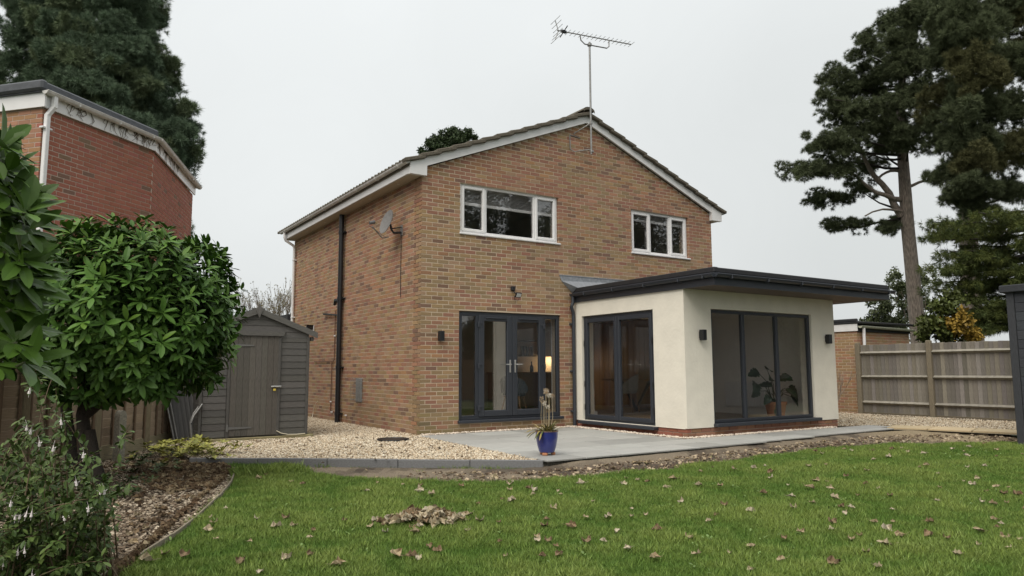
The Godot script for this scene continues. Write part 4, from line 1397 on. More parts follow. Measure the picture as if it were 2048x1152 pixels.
func house_plant() -> void:
	var p := thing("house_plant", Vector3(6.55, 0.15, 2.45), "large-leaved house plant in a terracotta pot behind the three-pane window", "plant")
	part(MB.new().lathe([Vector2(0, 0), Vector2(0.15, 0), Vector2(0.2, 0.28), Vector2(0.215, 0.28), Vector2(0.215, 0.34), Vector2(0.19, 0.34), Vector2(0.18, 0.28), Vector2(0, 0.28)], 24), "pot", M.terracotta, p)
	var gm := mat("monstera", lin(0.022, 0.045, 0.02), 0.4)
	var tips := [Vector3(-0.50, 0.92, 0.0), Vector3(-0.35, 0.98, 0.1), Vector3(-0.62, 0.70, 0.05), Vector3(-0.22, 0.80, 0.1), Vector3(0.12, 0.78, 0.05), Vector3(0.32, 0.82, -0.05), Vector3(0.62, 0.60, -0.1), Vector3(0.35, 0.50, 0.1), Vector3(0.22, 0.56, 0.12), Vector3(-0.33, 0.45, 0.1), Vector3(-0.2, 0.17, 0.15), Vector3(0.0, 0.65, -0.1), Vector3(0.45, 0.42, 0.05), Vector3(-0.05, 0.86, 0.1), Vector3(-0.45, 0.55, -0.05)]
	for t in tips:
		var l := MB.new()
		# a heart shaped leaf with notches, y along its length
		var n := 16
		for i in n:
			for s in [-1.0, 1.0]:
				var q := []
				for k in [i, i + 1]:
					var u := float(k) / n
					var w := 0.115 * pow(sin(PI * pow(u, 0.72)), 0.7) * (0.72 if k % 4 == 0 and k > 3 and k < 14 else 1.0)
					q.append(Vector3(0, u * 0.27 - 0.05 * float(k == 0), -0.10 * u * u))
					q.append(Vector3(s * w, u * 0.27 - 0.03 * (1.0 - u), -0.10 * u * u + absf(w) * 0.25))
				l.quad(q[0], q[1], q[3], q[2], Vector3(0, 0, 1))
		var o := part(l, "leaf", gm, p)
		var d: Vector3 = (t - Vector3(0, 0.5, 0)).normalized() * 0.6 + Vector3(rf(-0.2, 0.2), -0.45, rf(0.1, 0.5))
		o.transform = Transform3D(leafy(d, Vector3(0, 0.6, 1)).scaled(Vector3.ONE * rf(0.7, 1.05)), t)
		part(MB.new().tube([Vector3(rf(-0.05, 0.05), 0.27, rf(-0.05, 0.05)), t * 0.5 + Vector3(0, 0.28, 0), t], [0.010, 0.008, 0.005], 5), "stem", gm, p)


# ---------------------------------------------------------------- neighbouring buildings
func neighbour() -> void:
	var p0 := Vector3(-5.86, 0, -1.0)
	var p1 := Vector3(-4.17, 0, -2.54)
	var p2 := Vector3(-2.98, 0, -5.72)
	var d1 := (p1 - p0).normalized()
	var d2 := (p2 - p1).normalized()
	var n0 := -d1
	var n1 := d1.cross(Vector3.UP)
	var n2 := d2.cross(Vector3.UP)
	var back := -n1
	var N := thing("neighbour_house", p0, "red brick neighbouring building with white gutter behind the laurel", "building")
	var top := 5.12
	var k := 0.003
	var foot := [-(n0 + n1) * k, p1 - p0 - (n1 + n2) * k, p2 - p0 - n2 * k, p2 - p0 - n2 * 6.0, back * 6.5 - n0 * k]
	for i in foot.size():
		foot[i].y = -0.3
	var body := part(MB.new().prism(foot, Vector3(0, top + 0.3, 0)), "wall", M.mortar_red, N)
	var list := []
	lay(list, p0, d1, n1, (p1 - p0).length() + 0.012, 68, false, [], "red", body)
	lay(list, p1 - d2 * 0.012, d2, n2, (p2 - p1).length() + 0.012, 68, true, [], "red", body)
	var left_list := []
	lay(left_list, p0, back, n0, 4.5, 68, true, [], "buff", body)
	for e in left_list:
		e[4] = 15 + rng.randi() % 6
	list.append_array(left_list)
	build_bricks(list, 300)
	# fascia, gutter and felt edge
	var w: Material = M.upvc_worn
	part(MB.new().box(back * 2.5 + n0 * 0.03 + n1 * 0.03 + Vector3(0, top + 0.10, 0), Vector3(5.1, 0.22, 0.03), Color.WHITE, Basis(-back, Vector3.UP, n0)), "fascia", M.upvc, N)
	part(MB.new().box(d1 * (p1 - p0).length() * 0.5 + n1 * 0.035 + Vector3(0, top + 0.10, 0), Vector3((p1 - p0).length() + 0.02, 0.22, 0.03), Color.WHITE, Basis(d1, Vector3.UP, n1)), "fascia", M.upvc, N)
	part(MB.new().box(p1 - p0 + d2 * (p2 - p1).length() * 0.5 + n2 * 0.035 + Vector3(0, top + 0.10, 0), Vector3((p2 - p1).length() + 0.06, 0.22, 0.03), Color.WHITE, Basis(d2, Vector3.UP, n2)), "fascia", M.upvc, N)
	var dr := mat("felt", lin(0.10, 0.11, 0.125), 0.7, T.coarse, Vector3(1.5, 1.5, 1.5))
	var roof_pts := [n0 * 0.08 + n1 * 0.06, p1 - p0 + n1 * 0.06, p2 - p0 + n2 * 0.06, p2 - p0 - n2 * 6.0, back * 6.5 + n0 * 0.08]
	for i in roof_pts.size():
		roof_pts[i].y = top + 0.211
	part(MB.new().prism(roof_pts, Vector3(0, 0.05, 0)), "roof", dr, N)
	part(MB.new().bev(d1 * (p1 - p0).length() * 0.5 + n1 * 0.0 + Vector3(0, top + 0.32, 0), Vector3((p1 - p0).length() + 0.15, 0.14, 0.12), 0.03, Color.WHITE, Basis(d1, Vector3.UP, n1)), "roof_edge", dr, N)
	part(MB.new().bev(back * 2.5 + n0 * 0.07 + Vector3(0, top + 0.31, 0), Vector3(5.2, 0.16, 0.12), 0.03, Color.WHITE, Basis(-back, Vector3.UP, n0)), "roof_edge", dr, N)
	var g0 := n1 * 0.11 + n0 * 0.08 + Vector3(0, top + 0.225, 0)
	var g1 := p1 - p0 + (n1 + n2).normalized() * 0.113 + Vector3(0, top + 0.215, 0)
	var g2 := p2 - p0 + n2 * 0.11 + d2 * 0.14 + Vector3(0, top + 0.205, 0)
	part(half_gutter([g0, g1], 0.056), "gutter", w, N)
	part(half_gutter([g1, g2], 0.056), "gutter", w, N)
	for t in [0.25, 0.6, 0.92]:
		part(MB.new().bev(g0.lerp(g1, t) + Vector3(0, -0.025, 0), Vector3(0.03, 0.075, 0.12), 0.012, Color.WHITE, Basis(d1, Vector3.UP, n1)), "bracket", w, N)
	for t in [0.25, 0.5, 0.75, 0.97]:
		part(MB.new().bev(g1.lerp(g2, t) + Vector3(0, -0.025, 0), Vector3(0.03, 0.075, 0.12), 0.012, Color.WHITE, Basis(d2, Vector3.UP, n2)), "bracket", w, N)
	var a := d1 * 0.10
	var dp := MB.new()
	for seg in [[a + n1 * 0.11 + Vector3(0, top + 0.20, 0), a + n1 * 0.11 + Vector3(0, top - 0.0, 0)], [a + n1 * 0.11 + Vector3(0, top + 0.02, 0), a + n1 * 0.045 + d1 * -0.05 + Vector3(0, top - 0.12, 0)], [a + n1 * 0.045 + d1 * -0.05 + Vector3(0, top - 0.10, 0), a + n1 * 0.045 + d1 * -0.05 + Vector3(0, 0.0, 0)]]:
		var d: Vector3 = seg[1] - seg[0]
		dp.bev((seg[0] + seg[1]) * 0.5, Vector3(0.068, d.length(), 0.068), 0.008, Color.WHITE, Basis(d1, d.normalized(), d1.cross(d.normalized())))
	var dpo := part(dp, "downpipe", M.upvc, N)
	part(MB.new().bev(a + n1 * 0.03 + d1 * -0.05 + Vector3(0, top - 0.32, 0), Vector3(0.17, 0.03, 0.075), 0.004, Color.WHITE, Basis(d1, Vector3.UP, n1)), "clip", M.upvc, dpo)
	# dead creeper stems hanging from the gutter
	var cr := MB.new()
	for i in 70:
		var on2 := rng.randf() < 0.35
		var u := rf(0.15, 0.98)
		var s := (g0.lerp(g1, u) - n1 * 0.05) if not on2 else (g1.lerp(g2, rf(0.02, 0.5)) - n2 * 0.05)
		var dd := d2 if on2 else d1
		var q := s + Vector3(0, -0.04, 0)
		var pts := [q]
		for j in 3:
			q += dd * rf(-0.09, 0.09) + Vector3(0, rf(-0.12, 0.02), 0)
			pts.append(q)
		cr.tube(pts, [0.007, 0.005, 0.003], 4)
	var c := part(cr, "dead_creeper", M.twig)
	c.position = p0
	tag(c, "dead brown creeper stems tangled under the neighbour's gutter", "creeper")


func garage() -> void:
	var G := thing("garage", Vector3(12.1, -0.06, 0.80), "tan brick flat-roofed garage behind the grey board fence", "garage")
	var body := part(MB.new().mm(Vector3(0.005, -0.2, -0.005), Vector3(2.5, 2.15, -5.5)), "wall", M.mortar, G)
	var list := []
	lay(list, Vector3(12.1, -0.06, 0.80), Vector3.FORWARD, Vector3.LEFT, 2.6, 29, false, [], "buff", body)
	lay(list, Vector3(12.1, -0.06, 0.80), Vector3.RIGHT, Vector3.BACK, 2.45, 29, true, [], "buff", body)
	for e in list:
		e[4] = 7 + rng.randi() % 8 if rng.randf() < 0.6 else 15 + rng.randi() % 6
	build_bricks(list, 200)
	for i in 6:
		part(MB.new().bev(Vector3(-0.02, 2.28, 0.02 - 0.4 - i * 0.80 + 0.02), Vector3(0.03, 0.24, 0.795), 0.003), "fascia", M.upvc, G)
	part(MB.new().bev(Vector3(1.25, 2.19, 0.02), Vector3(2.5, 0.10, 0.03), 0.003), "fascia", M.dark_roof, G)
	part(MB.new().bev(Vector3(1.25, 2.38, -2.6), Vector3(2.62, 0.06, 5.45), 0.02), "roof", M.dark_roof, G)
	part(MB.new().bev(Vector3(-0.02, 2.44, -2.7), Vector3(0.08, 0.09, 5.5), 0.02), "roof_edge", M.dark_roof, G)
	part(half_gutter([Vector3(0.0, 2.29, 0.10), Vector3(2.55, 2.25, 0.10)], 0.055), "gutter", mat("mossy_upvc", lin(0.52, 0.54, 0.42), 0.6, T.coarse, Vector3(2, 2, 2)), G)
	part(MB.new().tube([Vector3(0.16, 2.25, 0.10), Vector3(0.17, 1.95, 0.09), Vector3(0.17, 0, 0.06)], [0.04], 8), "downpipe", M.upvc, G)


# ---------------------------------------------------------------- shed
func shed() -> void:
	var S := thing("shed", Vector3(-2.59, 0.0, -0.93), "small grey timber garden shed with a padlocked door", "shed")
	var grey := Color(0.138, 0.133, 0.124)
	var hw := 0.87
	part(MB.new().prism([Vector3(-hw, 0.03, -0.02), Vector3(hw, 0.03, -0.02), Vector3(hw, 1.80, -0.02), Vector3(0, 2.17, -0.02), Vector3(-hw, 1.80, -0.02)], Vector3(0, 0, -1.2)), "body", mat("shed_timber", lin(0.115, 0.108, 0.098), 0.9), S)
	part(MB.new().bev(Vector3(0.0, 0.0, -0.6), Vector3(1.86, 0.06, 1.32), 0.008, Color(0.36, 0.31, 0.17)), "base", M.old_level, S)
	part(MB.new().bev(Vector3(0.93, 0.0, -0.5), Vector3(0.12, 0.07, 1.1), 0.008, Color(0.36, 0.33, 0.18)), "bearer", M.old_level, S)
	var rows := 15
	for i in rows:
		var y := 0.045 + i * 0.1125
		for s in [[-hw + 0.03, -0.47], [0.40, hw - 0.02]]:
			part(MB.new().bev(Vector3((s[0] + s[1]) / 2, y + 0.056, -0.008), Vector3(s[1] - s[0], 0.112, 0.016), 0.004, grey * rf(0.85, 1.2), Basis(Vector3.RIGHT, -0.07)), "cladding_board", M.shed_board, S)
		part(MB.new().bev(Vector3(hw + 0.006, y + 0.056, -0.61), Vector3(0.016, 0.112, 1.16), 0.004, grey * rf(0.85, 1.2), Basis(Vector3.BACK, -0.07)), "cladding_board", M.shed_board, S)
		part(MB.new().bev(Vector3(-hw - 0.006, y + 0.056, -0.61), Vector3(0.016, 0.112, 1.16), 0.004, grey * rf(0.85, 1.2), Basis(Vector3.BACK, 0.07)), "cladding_board", M.shed_board, S)
	for i in 4:
		var y := 1.795 + i * 0.1
		var h := maxf(0.11, (2.16 - y - 0.05) / 0.40)
		if h > 0.1:
			part(MB.new().bev(Vector3(0, y + 0.05, -0.008), Vector3(minf(h * 2.0, 1.6), 0.1, 0.016), 0.004, grey * rf(0.85, 1.2), Basis(Vector3.RIGHT, -0.07)), "cladding_board", M.shed_board, S)
	for s in [[-0.80, 0.72], [0.56, 0.72]]:
		part(MB.new().bev(Vector3(s[0] + 0.12, 1.745, -0.009), Vector3(0.4, 0.1, 0.015), 0.004, grey * 1.05, Basis(Vector3.RIGHT, -0.07)), "cladding_board", M.shed_board, S)
	for x in [-hw, hw - 0.004, -0.445, 0.375]:
		part(MB.new().bev(Vector3(x, 0.87, 0.012), Vector3(0.045, 1.66, 0.028), 0.004, grey * 0.85), "upright", M.shed_upright, S)
	for i in 8:
		part(MB.new().bev(Vector3(-0.37 + i * 0.0985, 0.885, 0.010), Vector3(0.0965, 1.66, 0.02), 0.003, Color(0.142, 0.132, 0.114) * rf(0.85, 1.2)), "door_board", M.shed_upright, S)
	part(MB.new().prism([Vector3(-0.52, 1.80, 0.03), Vector3(0.46, 1.80, 0.03), Vector3(0.42, 1.725, 0.03), Vector3(-0.48, 1.725, 0.03)], Vector3(0, 0, 0.02), grey * 1.1), "header", M.shed_board, S)
	for s in [-1.0, 1.0]:
		var a := Vector3(0, 2.10, 0.03)
		var e := Vector3(s * 1.02, 1.70, 0.03)
		part(MB.new().prism([a, e, e + Vector3(0, 0.10, 0), a + Vector3(0, 0.10, 0)], Vector3(0, 0, 0.022), grey * 1.15), "bargeboard", M.shed_board, S)
		var q0 := Vector3(0, 2.19, 0.02)
		var q1 := Vector3(s * 1.02, 1.79, 0.02)
		part(MB.new().prism([q0, q1, q1 + Vector3(0, 0.014, 0), q0 + Vector3(0, 0.014, 0)], Vector3(0, 0, -1.30)), "roof", M.dark_roof, S)
		part(MB.new().bev(Vector3(s * 0.935, 1.685, -0.03), Vector3(0.05, 0.07, 0.09), 0.004, grey * 0.7), "purlin_end", M.shed_board, S)
	part(MB.new().prism([Vector3(0, 2.27, 0.053), Vector3(0.055, 2.16, 0.053), Vector3(0, 2.02, 0.053), Vector3(-0.055, 2.16, 0.053)], Vector3(0, 0, 0.016), grey * 1.2), "finial", M.shed_upright, S)
	var hm := mat("hinge_grey", lin(0.14, 0.14, 0.135), 0.6)
	for y in [1.555, 0.19]:
		part(MB.new().prism([Vector3(-0.43, y - 0.022, 0.026), Vector3(-0.43, y + 0.022, 0.026), Vector3(-0.06, y + 0.010, 0.026), Vector3(-0.06, y - 0.010, 0.026)], Vector3(0, 0, 0.006)).bev(Vector3(-0.445, y, 0.03), Vector3(0.035, 0.12, 0.014), 0.003), "hinge", hm, S)
	part(MB.new().bev(Vector3(0.325, 0.862, 0.032), Vector3(0.17, 0.03, 0.016), 0.004).tube([Vector3(0.24, 0.862, 0.036), Vector3(0.36, 0.862, 0.045), Vector3(0.41, 0.868, 0.04)], [0.010], 6), "hasp", M.steel, S)
	var pk := thing("padlock", Vector3(-2.59 + 0.295, 0.79, -0.93 + 0.055), "small brass padlock hanging on the shed door", "padlock")
	part(MB.new().bev(Vector3(0, 0.018, 0), Vector3(0.044, 0.036, 0.016), 0.004), "body", mat("brass", lin(0.65, 0.50, 0.08), 0.35), pk)
	part(MB.new().tube([Vector3(-0.013, 0.034, 0), Vector3(-0.013, 0.062, 0), Vector3(0, 0.072, 0), Vector3(0.013, 0.062, 0), Vector3(0.013, 0.034, 0)], [0.0035], 6), "shackle", M.black, pk)
	var cb := part(MB.new().tube([Vector3(-2.24, 0.12, -0.88), Vector3(-2.16, 0.075, -0.86), Vector3(-2.05, 0.05, -0.85), Vector3(-1.9, 0.045, -0.86), Vector3(-1.75, 0.05, -0.88)], [0.008], 6), "cable", mat("cream_cable", lin(0.68, 0.63, 0.48), 0.5))
	tag(cb, "cream cable curling out under the shed's right-hand boards", "cable")
	var cb2 := part(MB.new().tube([Vector3(-0.02, 0.40, -5.55), Vector3(-0.05, 0.34, -5.62), Vector3(-0.06, 0.2, -5.74), Vector3(-0.08, 0.07, -5.72), Vector3(-0.14, 0.0, -5.6)], [0.007], 6), "cable", M.cream_cable)
	tag(cb2, "thin pale cable loop at the foot of the brick side wall", "cable")
	# odds and ends leaning between shed and fence
	var fr := thing("metal_frame", Vector3(-3.56, 0.0, -0.80), "bent aluminium frame leaning against the left corner of the shed", "frame")
	part(MB.new().tube([Vector3(0.06, 0.0, 0.0), Vector3(-0.03, 0.04, 0.02), Vector3(-0.05, 0.30, 0.0), Vector3(0.0, 0.42, -0.05), Vector3(0.13, 0.60, -0.10)], [0.013], 8), "rail", M.zinc, fr)
	part(MB.new().tube([Vector3(0.07, 0.0, -0.12), Vector3(-0.02, 0.05, -0.10), Vector3(-0.04, 0.32, -0.12), Vector3(0.02, 0.46, -0.16), Vector3(0.14, 0.63, -0.20)], [0.013], 8), "rail", M.zinc, fr)
	for y in [0.1, 0.3]:
		part(MB.new().tube([Vector3(-0.04, y, 0.015), Vector3(-0.03, y, -0.11)], [0.012], 6), "rung", M.black, fr)
	var pn := thing("leaning_sheets", Vector3(-3.74, 0.0, -1.35), "dark corrugated sheet and rails leaning on the fence beside the shed", "sheet")
	var cg := MB.new()
	for i in 26:
		var x0 := -0.02 + i * 0.018
		var z0 := 0.012 * sin(i * 1.6)
		var z1 := 0.012 * sin((i + 1) * 1.6)
		cg.quad(Vector3(x0, 0.0, z0), Vector3(x0 + 0.018, 0, z1), Vector3(x0 - 0.12 + 0.018, 0.85, z1 - 0.2), Vector3(x0 - 0.12, 0.85, z0 - 0.2), Vector3(0, 0.2, 1))
	part(cg, "corrugated_sheet", mat("sheet", lin(0.11, 0.11, 0.11), 0.6), pn)
	part(MB.new().tube([Vector3(-0.02, 0.0, 0.04), Vector3(-0.20, 0.86, -0.12)], [0.016], 6).tube([Vector3(0.03, 0.0, 0.05), Vector3(-0.14, 0.86, -0.12)], [0.016], 6), "rails", M.zinc, pn)
	part(MB.new().bev(Vector3(0.22, 0.55, -0.30), Vector3(0.07, 1.1, 0.05), 0.006).bev(Vector3(0.30, 0.55, -0.30), Vector3(0.07, 1.1, 0.05), 0.006), "slotted_post", M.black, pn)


# ---------------------------------------------------------------- fences and garden room
func fences() -> void:
	var posts := [Vector3(-3.65, 0, -2.1), Vector3(-4.25, 0, -0.83), Vector3(-5.0, 0, 0.45), Vector3(-5.8, 0, 1.75), Vector3(-6.6, 0, 3.05), Vector3(-7.4, 0, 4.35), Vector3(-8.2, 0, 5.65)]
	var F := thing("lap_fence", Vector3.ZERO, "brown overlapping-board panel fence behind the laurel tree", "fence")
	for i in posts.size():
		part(MB.new().bev(posts[i] + Vector3(0, 0.83, 0), Vector3(0.11, 1.95, 0.11), 0.012, Color(0.27, 0.225, 0.145), Basis(Vector3.UP, 0.49)), "post", M.old_upright, F)
		if i == posts.size() - 1:
			break
		var a: Vector3 = posts[i]
		var e: Vector3 = posts[i + 1]
		var d := (e - a).normalized()
		var bs := Basis(d, Vector3.UP, d.cross(Vector3.UP))
		var l := (e - a).length() - 0.13
		var m := (a + e) * 0.5
		part(MB.new().bev(m + Vector3(0, 0.02, 0), Vector3(l, 0.2, 0.035), 0.006, Color(0.38, 0.33, 0.21), bs), "gravel_board", M.old_level, F)
		for k in 13:
			part(MB.new().bev(m + Vector3(0, 0.175 + k * 0.122, 0) + d.cross(Vector3.UP) * rf(-0.003, 0.003), Vector3(l, 0.135, 0.014), 0.003, Color(0.46, 0.355, 0.25) * rf(0.82, 1.12), bs * Basis(Vector3.RIGHT, -0.09)), "lap_board", M.old_level, F)
		for k in 5:
			for side in [-1.0, 1.0]:
				part(MB.new().bev(m + d * (l * (k / 4.0 - 0.5) * 0.96) + d.cross(Vector3.UP) * 0.028 * side + Vector3(0, 0.92, 0), Vector3(0.038, 1.62, 0.022), 0.004, Color(0.20, 0.14, 0.09), bs), "batten", M.old_upright, F)
	var sp := thing("concrete_spur", Vector3(-4.72, -0.1, 0.28), "round-topped mossy concrete spur post beside the lap fence", "post")
	var prof := [Vector3(-0.055, 0, 0), Vector3(0.055, 0, 0)]
	for i in 9:
		var t := PI * i / 8.0
		prof.append(Vector3(cos(t) * 0.055, 0.62 + sin(t) * 0.075, 0))
	var spm := part(MB.new().prism(prof, Vector3(0, 0, 0.1)), "post_body", M.concrete_pale, sp)
	spm.rotation.y = 0.6
	# right-hand feather edge fence along x = 12
	var R := thing("board_fence", Vector3(12.0, -0.06, 0), "weathered grey vertical board fence with three rails at the right", "fence")
	var z := 0.92
	while z < 6.6:
		var h := 1.79 + rf(-0.006, 0.006)
		var tone := rf(0.68, 1.22)
		part(MB.new().bev(Vector3(0.05 + rf(0, 0.004), h / 2 + 0.03, z), Vector3(0.014, h - 0.06, 0.108), 0.003, Color(0.265 * tone, 0.243 * tone, 0.208 * tone * rf(0.92, 1.08)), Basis(Vector3.UP, 0.2)), "board", M.old_upright, R)
		z += 0.096
	for pz in [0.87, 2.66, 4.47, 6.27]:
		part(MB.new().bev(Vector3(-0.01, 0.92, pz), Vector3(0.11, 1.86, 0.115), 0.014, Color(0.25, 0.215, 0.15)), "post", M.old_upright, R)
	for seg in [[0.93, 2.60], [2.72, 4.41], [4.53, 6.21]]:
		for y in [0.34, 0.98, 1.58]:
			part(MB.new().prism([Vector3(0.035, y - 0.045, seg[0]), Vector3(-0.035, y, seg[0]), Vector3(0.035, y + 0.045, seg[0])], Vector3(0, rf(-0.006, 0.006), seg[1] - seg[0]), Color(0.33, 0.31, 0.26) * rf(0.9, 1.1)), "rail", M.old_level, R)
		part(MB.new().bev(Vector3(0.03, 0.05, (seg[0] + seg[1]) / 2), Vector3(0.03, 0.09, seg[1] - seg[0]), 0.005, Color(0.17, 0.145, 0.10)), "gravel_board", M.old_level, R)
	# boards lying on the gravel
	for a in [[Vector3(11.6, -0.01, 1.9), 0.9], [Vector3(11.5, -0.01, 3.4), 0.7]]:
		var o := part(MB.new().bev(Vector3.ZERO, Vector3(0.12, 0.03, a[1]), 0.005, Color(0.33, 0.28, 0.20)), "loose_board", M.old_level)
		o.position = a[0]
		o.rotation.y = 0.08
		tag(o, "short loose board lying on gravel by the %s fence post" % ("first" if a[1] > 0.8 else "middle"), "board")


func garden_room() -> void:
	var G := thing("garden_room", Vector3(7.5, -0.12, 6.27), "dark grey boarded garden room at the right edge of the picture", "garden room")
	var dk := Color(0.062, 0.067, 0.078)
	part(MB.new().mm(Vector3(0.03, 0, 0.03), Vector3(2.6, 2.5, 2.4)), "body", mat("room_timber", lin(0.062, 0.067, 0.078), 0.8), G)
	for i in 16:
		for face in 2:
			var y := 0.08 + i * 0.148
			if face == 0:
				part(MB.new().bev(Vector3(0.02, y + 0.07, 1.25), Vector3(0.02, 0.142, 2.28), 0.004, dk * rf(0.88, 1.14), Basis(Vector3.BACK, 0.05)), "cladding_board", M.shed_board, G)
			else:
				part(MB.new().bev(Vector3(1.35, y + 0.07, 0.02), Vector3(2.5, 0.142, 0.02), 0.004, dk * rf(0.88, 1.14), Basis(Vector3.RIGHT, 0.05)), "cladding_board", M.shed_board, G)
	part(MB.new().bev(Vector3(0.045, 1.24, 0.05), Vector3(0.11, 2.5, 0.11), 0.008, dk * 0.9), "corner_post", M.shed_upright, G)
	part(MB.new().bev(Vector3(1.3, 2.53, 1.2), Vector3(2.75, 0.12, 2.55), 0.012, dk * 0.75), "roof_edge", M.shed_board, G)
	part(MB.new().bev(Vector3(-0.12, 0.02, 0.75), Vector3(0.55, 0.04, 0.5), 0.006, Color(0.42, 0.36, 0.26)), "step_slab", M.slab, G)


# ---------------------------------------------------------------- trees
func tuft_mesh(n: int, length: float, width: float, spread: float) -> ArrayMesh:
	var b := MB.new()
	for i in n:
		var d := (Vector3.UP + Vector3(rng.randfn(), rng.randfn() * 0.6, rng.randfn()) * spread).normalized()
		var s := d.cross(rdir()).normalized() * width * 0.5
		var o := d * length * rf(0.0, 0.35)
		var l := length * rf(0.6, 1.0)
		var f := rf(0.75, 1.25)
		b.tri(o - s, o + s, o + d * l, s.cross(d) + Vector3(0, 0.3, 0), Color(f, f, f))
	return b.mesh()


func clump_mesh(n: int, size: float, leaf: float) -> ArrayMesh:
	var b := MB.new()
	for i in n:
		var p := rdir() * size * rf(0.2, 1.0)
		var bs := leafy(rdir() + Vector3(0, -0.3, 0), Vector3.UP + rdir() * 0.6)
		var f := rf(0.7, 1.3)
		var c := Color(f, f, f * rf(0.8, 1.1))
		var l := leaf * rf(0.7, 1.2)
		b.tri(p, p + bs * Vector3(l * 0.35, l * 0.5, 0.1 * l), p + bs * Vector3(0, l, -0.1 * l), bs.z, c)
		b.tri(p, p + bs * Vector3(0, l, -0.1 * l), p + bs * Vector3(-l * 0.35, l * 0.5, 0.1 * l), bs.z, c)
	return b.mesh()


# pads: [x, y, rx, ry, depth] in photograph points; fills ts and cols with foliage placements
func fill_pad(ts: Array, cols: Array, pad: Array, amount: float, col: Color, up: float, sc: float, base: Vector3) -> void:
	var d: float = pad[4]
	var c := at(pad[0], pad[1], d)
	var k := d / 1451.4
	var r := Vector3(pad[2] * k, pad[3] * k, (pad[2] + pad[3]) * 0.5 * k)
	var n := int(amount * pad[2] * pad[3])
	var subs := []
	for i in 16:
		subs.append([rdir() * r * rf(0.1, 1.05), rf(0.2, 0.5)])
	for i in n:
		var dr := rdir()
		var sb: Array = subs[rng.randi() % 16]
		var p: Vector3 = c + sb[0] + dr * r * sb[1] * pow(rng.randf(), 0.35)
		var o := (dr + Vector3(0, up, 0) + rdir() * 0.35).normalized()
		var s := sc * rf(0.75, 1.25)
		ts.append(Transform3D(along(o, rf(0, TAU)).scaled(Vector3(s, s, s)), p - base))
		cols.append(shade(col, rf(0.7, 1.3)))


func limb(b: MB, a: Vector3, e: Vector3, r0: float, r1: float, sag: float) -> void:
	var pts := []
	var rs := []
	for i in 6:
		var t := i / 5.0
		pts.append(a.lerp(e, t) + Vector3(0, sag * sin(PI * t), 0) + (rdir() * (e - a).length() * 0.02 if i > 0 and i < 5 else Vector3.ZERO))
		rs.append(lerpf(r0, r1, t))
	b.tube(pts, rs, 6)


